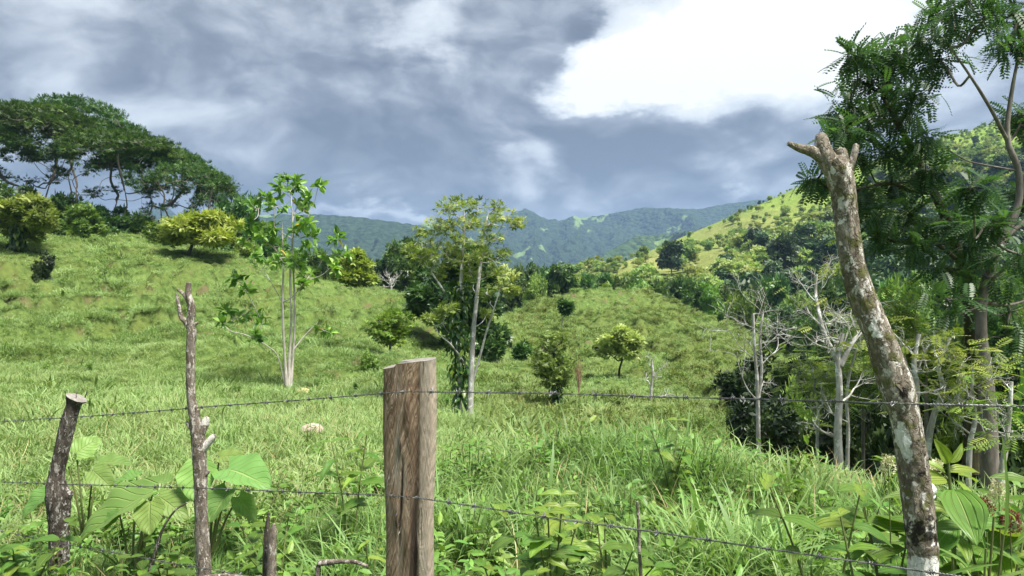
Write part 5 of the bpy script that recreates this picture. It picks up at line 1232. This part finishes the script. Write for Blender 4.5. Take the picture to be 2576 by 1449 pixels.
barbed_wire('top strand of barbed wire strung across the fence posts', [(-420, 1096), (-100, 1068), (60, 1057), (180, 1050), (330, 1039), (500, 1025), (760, 1006), (960, 990), (1030, 985), (1100, 986), (1400, 990), (1640, 998), (1900, 1004), (2250, 1015), (2400, 1019), (2600, 1023), (3000, 1030)], 941, 0.004)
barbed_wire('middle strand of barbed wire crossing the fence posts', [(-420, 1193), (-100, 1207), (100, 1216), (300, 1222), (500, 1228), (760, 1238), (970, 1247), (1030, 1250), (1090, 1258), (1250, 1282), (1420, 1308), (1600, 1332), (1900, 1376), (2150, 1412), (2300, 1434), (2600, 1478), (3000, 1540)], 942, 0.006)
barbed_wire('lowest strand of barbed wire in the weeds', [(-420, 1250), (-100, 1313), (0, 1335), (160, 1368), (300, 1392), (440, 1418), (600, 1446), (1030, 1540), (1600, 1680), (2300, 1850)], 943, 0.006)

# ------------------------------------------------------------------ foreground plants with leaves of their own
def leaf_mesh(name, prof, mat, tint, fold=.12, droop=.2, lobe=0.0, wave=.02, nt=14, ns=9, seed=0):
    rng = np.random.default_rng(seed); t = np.linspace(0, 1, nt); s = np.linspace(-1, 1, ns)
    T, S = np.meshgrid(t, s, indexing='ij'); w = prof(T)
    X = S * w; Y = T - lobe * np.abs(S) ** 1.4 * (1 - T) ** 4
    Z = fold * np.abs(S) * w * 2 - droop * T ** 2 + wave * np.sin(T * 17 + seed) * np.abs(S) + wave * .6 * np.sin(S * 5 + T * 6 + seed)
    mb = MB(); mb.add(np.stack([X, Y, Z], -1).reshape(-1, 3), grid_faces(nt, ns), 0, tint, np.stack([S, T], -1).reshape(-1, 2))
    return mb.mesh(name, [mat])
PR_HEART = lambda t: .47 * np.clip((t + .10) / .42, 0, 1) ** .55 * np.clip((1.0 - t) / .66, 0, 1) ** .62
PR_OVATE = lambda t: .25 * np.sin(np.pi * np.clip(t, 0, 1) ** .78) ** .85 + .004
PR_LANCE = lambda t: .125 * np.sin(np.pi * np.clip(t, 0, 1) ** .72) ** .8 + .003
PR_BLADE = lambda t: .036 * np.minimum(1, t * 6 + .3) * np.clip(1.02 - t, 0, 1) ** .55
L_HEART = leaf_mat('heart_leaf', [(0, (.07, .15, .035)), (.5, (.16, .29, .075)), (1, (.27, .40, .10))], .35, .5, .3, veins='lateral', hue=.03)
L_RIB = leaf_mat('ribbed_leaf', [(0, (.045, .11, .018)), (.5, (.115, .225, .032)), (1, (.28, .38, .05))], .38, .42, .4, veins='rib', hue=.03)
L_BLADE = leaf_mat('blade_leaf', [(0, (.06, .13, .02)), (.5, (.13, .24, .05)), (1, (.26, .38, .09))], .38, .4, .4, veins='rib', hue=.02)
S_GREEN = leaf_mat('green_stem', [(0, (.08, .11, .03)), (1, (.15, .17, .06))], .05, .6, .3)
HEARTS = [leaf_mesh('heart_leaf', PR_HEART, L_HEART, ti, fo, dr, .16, .022, 16, 11, i) for i, (ti, fo, dr) in enumerate([(.75, .06, .10), (.5, .16, .22), (.6, .10, .30), (.35, .30, .15)])]
OVATES = [leaf_mesh('ovate_leaf', PR_OVATE, L_RIB, ti, fo, dr, 0, .012, 13, 9, i) for i, (ti, fo, dr) in enumerate([(.45, .16, .16), (.7, .20, .26), (.25, .12, .35), (.74, .24, .20)])]
LANCES = [leaf_mesh('lance_leaf', PR_LANCE, L_RIB, ti, fo, dr, 0, .01, 14, 7, i) for i, (ti, fo, dr) in enumerate([(.5, .2, .22), (.85, .24, .30), (.3, .2, .42)])]
BLADES = [leaf_mesh('blade_leaf', PR_BLADE, L_BLADE, ti, .35, dr, 0, .004, 18, 5, i) for i, (ti, dr) in enumerate([(.5, .10), (.7, .45), (.35, .8)])]
def put_leaf(par, base, tip, up, me, width=1.0, name='leaf', org=None):
    y = A(tip, float) - A(base, float); L = np.linalg.norm(y); y = y / L
    x = unit(np.cross(y, up)); z = np.cross(x, y)
    o = obj(name, me, par); m = Matrix([list(x * L * width) + [0], list(y * L) + [0], list(z * L) + [0], [0, 0, 0, 1]]).transposed()
    m = Matrix(((x[0] * L * width, y[0] * L, z[0] * L, 0), (x[1] * L * width, y[1] * L, z[1] * L, 0), (x[2] * L * width, y[2] * L, z[2] * L, 0), (0, 0, 0, 1)))
    m.translation = Vector(A(base) - A(par.location if org is None else org)); o.matrix_local = m
    return o
def stem_obj(par, pts, r0, r1, mat, name='stem', n=10):
    mb = MB(); q = smooth_path(pts, n); tube(mb, q, np.linspace(r0, r1, n), 6)
    return obj(name, mb.mesh(name, [mat], origin=tuple(par.location)), par)

def heart_plant(label, root, leaves):
    """leaves: (base px, py, dD, tip px, py, dD, up vector, mesh, width)"""
    D = root[1]; x = (root[0] - CX) / F * D; b = A([x, D, ground_z(x, D)[0]])
    t = thing('heart_leaf_plant', b, label, 'plant', 'heart-leaved plants behind the fence')
    for bx, by, bd, tx, ty, td, up, k, w in leaves:
        p0 = P(bx, by, D + bd); so = stem_obj(t, [b + A([0, 0, -.02]), (b + p0) / 2 + A([.0, 0, .06]), p0], .009, .005, S_GREEN)
        put_leaf(so, p0, P(tx, ty, D + td), up, HEARTS[k], w, org=b)
heart_plant('heart-leaved plant with broad pale green leaves around the thin dead post', (520, 4.5), [
    (500, 1165, .05, 488, 1262, -.08, (0, -1, .35), 0, 1.15), (572, 1182, .08, 672, 1200, -.10, (0, -.45, 1), 1, .95), (575, 1235, -.05, 524, 1310, -.16, (-.35, -1, .2), 3, 1.0),
    (552, 1150, .25, 612, 1140, .2, (0, -.6, 1), 0, .8), (480, 1225, .05, 438, 1275, -.05, (0, -.8, .5), 2, .9), (600, 1250, .1, 640, 1300, .0, (.2, -.7, .6), 2, .8), (545, 1200, .3, 470, 1185, .35, (0, -.4, 1), 1, .8)])
heart_plant('heart-leaved plant with long drooping leaves between the dark post and the thin post', (330, 4.4), [
    (385, 1240, .05, 170, 1340, -.10, (-.2, -.55, .9), 1, .62), (378, 1262, -.05, 372, 1345, -.16, (0, -1, .3), 0, 1.05), (300, 1290, .0, 262, 1330, -.05, (0, -.8, .5), 3, .8), (400, 1250, .1, 465, 1290, .0, (.1, -.6, .8), 2, .85), (345, 1200, .3, 270, 1212, .3, (0, -.3, 1), 1, .7), (420, 1215, .3, 370, 1195, .4, (0, -.3, 1), 1, .7)])
heart_plant('heart-leaved plant with a bluish upright leaf beside the dark sawn post', (215, 5.2), [
    (192, 1140, .0, 252, 1098, .1, (.1, -.9, .4), 0, 1.1), (250, 1165, .1, 330, 1155, .1, (0, -.4, 1), 1, .7), (170, 1165, .0, 110, 1200, -.1, (0, -.5, .9), 2, .8), (130, 1235, -.3, 40, 1300, -.4, (0, -.5, .9), 1, .7), (235, 1185, -.1, 280, 1225, -.2, (0, -.7, .7), 2, .8)])

def ribbed_plant(label, root, height, stems, leaf, n_node, seed, meshes, group='broad-leaved weeds at the fence', lean=.25, width=1.0, top_bright=None, name='broadleaf_weed'):
    rng = np.random.default_rng(seed); D = root[1]; x = (root[0] - CX) / F * D; b = A([x, D, ground_z(x, D)[0]])
    t = thing(name, b, label, 'plant', group)
    for s in range(stems):
        a = rng.random() * 6.283; ln = lean * height * (.3 + .9 * rng.random()) if stems > 1 else .05 * height
        h = height * (.72 + .33 * rng.random()) if s else height
        top = b + A([math.cos(a) * ln, math.sin(a) * ln, h]); mid = b + (top - b) * .55 + A([math.cos(a) * -.1 * ln, math.sin(a) * -.1 * ln, 0])
        pth = smooth_path([b + A([0, 0, -.03]), mid, top], 20); so = stem_obj(t, [b + A([0, 0, -.03]), mid, top], .006, .003, S_GREEN)
        for i in range(n_node):
            f = .28 + .72 * (i + 1) / n_node; q = pth[min(19, int(f * 19.5))]; az = a + i * 1.57 + rng.normal() * .3
            for sg in (0, math.pi):
                d = A([math.cos(az + sg), math.sin(az + sg), 0]); L = leaf * (.62 + .5 * rng.random()) * (.7 if i == n_node - 1 else 1.0)
                ris = .22 if i == n_node - 1 else rng.normal() * .22 + .10
                put_leaf(so, q, q + unit(d + A([0, 0, ris])) * L, unit(A([0, 0, 1.]) - .25 * d * ris + A([0, -.25, 0])), meshes[rng.integers(0, len(meshes)) if i < n_node - 1 else (len(meshes) - 1 if top_bright else rng.integers(0, len(meshes)))], width, org=b)
    return t, b
ribbed_plant('bright ribbed broad-leaved weed clump right of the thick split post', (1390, 3.05), .62, 6, .145, 4, 951, OVATES, top_bright=True, lean=.42)
ribbed_plant('low ribbed weed below the middle wire beside the bright clump', (1300, 2.75), .40, 4, .13, 3, 952, OVATES[:3], lean=.5)
ribbed_plant('ribbed weed with hanging leaves beside the brown twig', (1530, 3.1), .46, 4, .135, 3, 953, OVATES, lean=.5)
ribbed_plant('upright ribbed weed left of the thick split post', (885, 4.3), .74, 2, .17, 5, 954, LANCES + OVATES[:1], lean=.15)
ribbed_plant('short ribbed weed at the left foot of the thick split post', (930, 3.7), .42, 3, .12, 3, 955, LANCES, lean=.4)
ribbed_plant('ribbed weed with one large hanging leaf left of the leaning post', (2085, 2.55), .66, 2, .15, 4, 956, OVATES, lean=.25, top_bright=True)
ribbed_plant('ribbed weed in front of the leaning post with pale new leaves', (2195, 2.3), .60, 2, .13, 4, 957, OVATES, lean=.22, top_bright=True)
ribbed_plant('small ribbed weed on the bank below the mound', (1690, 4.9), .48, 4, .12, 4, 958, OVATES[:3], lean=.4)
ribbed_plant('drooping green weed at the pasture edge beside the sawn white sapling', (2075, 7.2), .62, 5, .22, 4, 959, OVATES[:2], lean=.35)
ribbed_plant('weed with dark leaves at the left foot of the dark sawn post', (60, 4.2), .5, 5, .14, 4, 960, OVATES[:3], lean=.4)
ribbed_plant('leafy weed between the thin dead post and the split post', (700, 3.9), .42, 5, .13, 3, 961, OVATES[:3], lean=.5)
ribbed_plant('leafy weed under the drooping heart leaves', (420, 4.0), .40, 5, .12, 3, 962, OVATES[:3], lean=.5)

def right_plant():
    D = 2.15; x = (2395 - CX) / F * D; b = A([x, D, ground_z(x, D)[0]])
    t = thing('broadleaf_shrub', b, 'tall bright broad-leaved shrub right of the leaning post', 'shrub')
    q = lambda px, py, d=0: P(px, py, D + d)
    stem_obj(t, [b, q(2400, 1400), q(2392, 1250), q(2386, 1165)], .009, .004, S_GREEN)
    for bx, by, bd, tx, ty, td, up, me, w in [
        (2386, 1166, 0, 2360, 1110, -.03, (-.1, -1, .2), OVATES[3], .8), (2390, 1164, 0, 2428, 1116, .0, (.15, -1, .2), OVATES[3], .75),
        (2378, 1190, 0, 2316, 1140, .02, (.2, -.5, 1), LANCES[1], 1.25), (2384, 1188, 0, 2470, 1166, .02, (-.1, -.5, 1), LANCES[1], 1.3), (2378, 1206, 0, 2300, 1194, -.05, (.1, -.7, .9), LANCES[1], 1.5),
        (2402, 1208, 0, 2492, 1282, -.06, (.5, -.45, .9), LANCES[1], 1.35), (2412, 1195, .05, 2466, 1200, .1, (0, -.6, 1), OVATES[3], .8), (2400, 1232, -.03, 2460, 1345, -.22, (-.3, -1, .5), OVATES[0], 1.05),
        (2390, 1240, .1, 2490, 1278, .16, (.2, -.3, 1), OVATES[2], 1.0), (2392, 1290, 0, 2310, 1262, .0, (0, -.5, 1), OVATES[1], .9), (2398, 1300, 0, 2496, 1318, -.05, (0, -.6, .9), OVATES[2], 1.0), (2396, 1320, 0, 2340, 1392, -.08, (-.3, -.8, .6), OVATES[0], 1.0),
        (2398, 1345, 0, 2448, 1400, -.1, (.2, -.8, .6), OVATES[1], 1.0), (2392, 1260, .1, 2330, 1300, .15, (0, -.5, 1), OVATES[2], 1.0), (2400, 1370, .05, 2500, 1380, .1, (0, -.5, 1), OVATES[2], 1.1)]:
        put_leaf(t, q(bx, by, bd), q(tx, ty, td), unit(A(up)), me, w)
    ribbed_plant('spreading dark broad-leaved weed at the far right of the fence', (2520, 2.3), .70, 5, .20, 4, 971, OVATES[:3], lean=.4)
    ribbed_plant('broad-leaved weed behind the leaning post with pale flower spikes', (2235, 2.7), .62, 3, .22, 4, 972, LANCES[:1] + OVATES[:1], lean=.25, width=1.2)
    ribbed_plant('dense broad-leaved weed under the tall bright shrub', (2430, 2.0), .42, 5, .16, 4, 973, OVATES[:3], lean=.5)
    M_FLOW = leaf_mat('flower_spike', [(0, (.38, .38, .22)), (1, (.62, .60, .42))], .25, .7, .2)
    M_RED = leaf_mat('red_seed', [(0, (.10, .03, .02)), (1, (.20, .07, .04))], .2, .7, .2)
    def spike(px, py, D, h, mat, label, seed, foot=.5):
        rng = np.random.default_rng(seed); p = P(px, py, D); gz = ground_z(p[0], D)[0]; b = A([p[0], D, gz])
        t = thing('flower_spike', b, label, 'flower', 'flower spikes by the leaning post')
        stem_obj(t, [b, (b + p) / 2 + A([.01, 0, 0]), p + A([0, 0, h])], .004, .0015, S_GREEN)
        mb = MB(); n = 90; f = rng.random(n) ** .8; r = .014 * (1 - f * .6) + .004
        d = unit(rng.normal(size=(n, 3))); c = p + A([0, 0, 1.]) * (f * h)[:, None] + d * r[:, None] * [1.4, 1.4, .6]
        scatter(mb, FAN4, c, unit(d + [0, 0, .4]), unit(rng.normal(size=(n, 3))), .009 * (.6 + .8 * rng.random(n)), rng.random(n))
        obj('blossom', mb.mesh('blossom', [mat], smooth=False, origin=b), t)
    spike(2234, 1186, 2.6, .055, M_FLOW, 'cream flower spike left of the leaning post', 981); spike(2352, 1200, 2.3, .05, M_FLOW, 'cream flower spike touching the leaning post on its far side', 982)
    spike(2512, 1270, 2.2, .07, M_FLOW, 'cream flower spike beside the tall grass leaf', 983); spike(2480, 1300, 2.25, .05, M_RED, 'dark red seed head among the broad leaves', 984); spike(2540, 1330, 2.1, .05, M_RED, 'dark red seed head low beside the grass leaves', 985)
    # broad reed-like grass beside the shrub
    D2 = 1.95; x2 = (2480 - CX) / F * D2; b2 = A([x2, D2, ground_z(x2, D2)[0]])
    g = thing('reed_grass', b2, 'clump of broad reed-like grass leaves beside the tall shrub', 'grass')
    for bx, by, tx, ty, d, up, k, w in [(2525, 1345, 2546, 1095, .02, (.6, -1, .2), 0, 1.15), (2440, 1440, 2390, 1345, -.05, (.3, -.5, 1), 1, 1.6), (2395, 1400, 2500, 1480, -.12, (.4, -.4, 1), 1, 1.3), (2470, 1480, 2600, 1400, -.05, (-.2, -.6, 1), 1, 1.4), (2350, 1470, 2440, 1390, -.1, (-.3, -.6, 1), 1, 1.3),
                                     (2480, 1380, 2440, 1250, .05, (-.5, -1, .4), 0, .9), (2560, 1420, 2480, 1330, .0, (.3, -.6, 1), 1, 1.2), (2420, 1475, 2560, 1440, -.1, (0, -.5, 1), 2, 1.3), (2500, 1300, 2590, 1255, .1, (0, -.6, 1), 1, 1.0), (2330, 1440, 2385, 1462, -.15, (0, -.6, 1), 2, 2.0)]:
        put_leaf(g, P(bx, by, D2), P(tx, ty, D2 + d), unit(A(up)), BLADES[k], w)
        p0 = P(bx, by, D2); stem_obj(g, [b2, (b2 + p0) / 2 + A([0, .02, 0]), p0], .006, .003, S_GREEN, 'stalk')
right_plant()

# --- sticks, stones and a plume of grass
def stick(name, label, rows, D, seed, mat, cat='stick', k=14, n=40, rough=.1):
    mb = MB(); log(mb, rows, D, k, n, rough, seed, None, 0)
    p = P(rows[0][0], rows[0][1], D); o = obj(name, mb.mesh(name, [mat], origin=p), loc=p); return tag(o, label, cat)
stick('broken_stake', 'split broken brown stake in the weeds right of the thin post', [(682, 1560, 13), (683, 1449, 12), (684, 1380, 11), (687, 1335, 9), (690, 1318, 4)], 3.45, 991, M_DEAD, 'stake')
stick('broken_stake', 'dark rotten stake leaning against the split brown stake', [(668, 1560, 9), (668, 1440, 8), (670, 1360, 7), (674, 1310, 5), (676, 1290, 3)], 3.5, 992, M_STUMP, 'stake')
stick('dry_twig', 'thin upright brown twig in the grass right of the bright weeds', [(1616, 1600, 5), (1612, 1449, 4.6), (1608, 1380, 4.2), (1606, 1310, 4), (1603, 1262, 3)], 2.95, 993, M_DEAD, 'twig')
stick('fallen_branch', 'pale broken branch lying in the grass left of the split post', [(800, 1418, 7), (830, 1414, 7), (862, 1412, 6), (890, 1413, 5), (925, 1424, 4)], 3.3, 994, M_DEAD, 'branch')
stick('dry_twig', 'short brown twig holding up the pale broken branch', [(796, 1560, 6), (799, 1449, 6), (803, 1415, 5)], 3.3, 995, M_DEAD, 'twig')
stick('fallen_branch', 'pale stripped branch at the foot of the thin dead post', [(480, 1462, 4), (540, 1449, 5), (600, 1451, 5), (680, 1462, 4)], 3.35, 996, M_DEAD, 'branch')
stick('dry_twig', 'dark forked twig under the drooping heart leaf', [(372, 1449, 4), (390, 1390, 4), (410, 1330, 3), (440, 1285, 2.5), (470, 1265, 2)], 3.9, 997, M_STUMP, 'twig')
def stone(label, px, py, D, r, seed, c):
    rng = np.random.default_rng(seed); mb = MB(); a, b = np.meshgrid(np.linspace(.05, np.pi - .05, 14), np.arange(20) * 2 * np.pi / 20, indexing='ij')
    d = np.stack([np.sin(a) * np.cos(b), np.sin(a) * np.sin(b), np.cos(a)], -1); rr = r * (1 + .35 * fbm(d[..., 0] * 1.5 + 4, d[..., 1] * 1.5 + d[..., 2], seed, 3))
    x = (px - CX) / F * D; p = A([x, D, ground_z(x, D)[0] + r * .35])
    mb.add(d * rr[..., None] * [1.3, 1, .8], grid_faces(14, 20, True))
    tag(obj('stone', mb.mesh('stone', [bark_mat('stone_' + str(seed), c, tuple(1.3 * q for q in c), tuple(1.6 * q for q in c), 20, 1, .4)]), loc=p), label, 'stone')
stone('pale pinkish stone lying in the short pasture grass', 785, 1112, 10.2, .13, 1001, (.30, .24, .20))
stone('small tan stone beside the foot of the young tree', 763, 990, 19.2, .16, 1002, (.30, .24, .12))
def plume():
    D = 8.0; x = (1458 - CX) / F * D; b = A([x, D, ground_z(x, D)[0]]); t = thing('seeding_grass', b, 'tall reddish seeding grass plume in front of the viny shrub', 'grass')
    top = P(1455, 896, D); rng = np.random.default_rng(1011); foot = P(1456, 992, D)
    stem_obj(t, [b, P(1460, 1080, D), foot, top], .005, .002, G_STEM)
    mb = MB()
    for i in range(16):
        q = foot + (top - foot) * rng.random() * .5; e = top + A([rng.normal() * .03, rng.normal() * .03, -rng.random() * .22]); tube(mb, smooth_path([q, (q + e) / 2 + rng.normal(size=3) * .01, e], 6), np.linspace(.004, .002, 6), 4)
    obj('plume', mb.mesh('plume', [bark_mat('plume', (.18, .10, .06), (.32, .20, .13), (.42, .30, .22), 30)], origin=b), t)
plume()
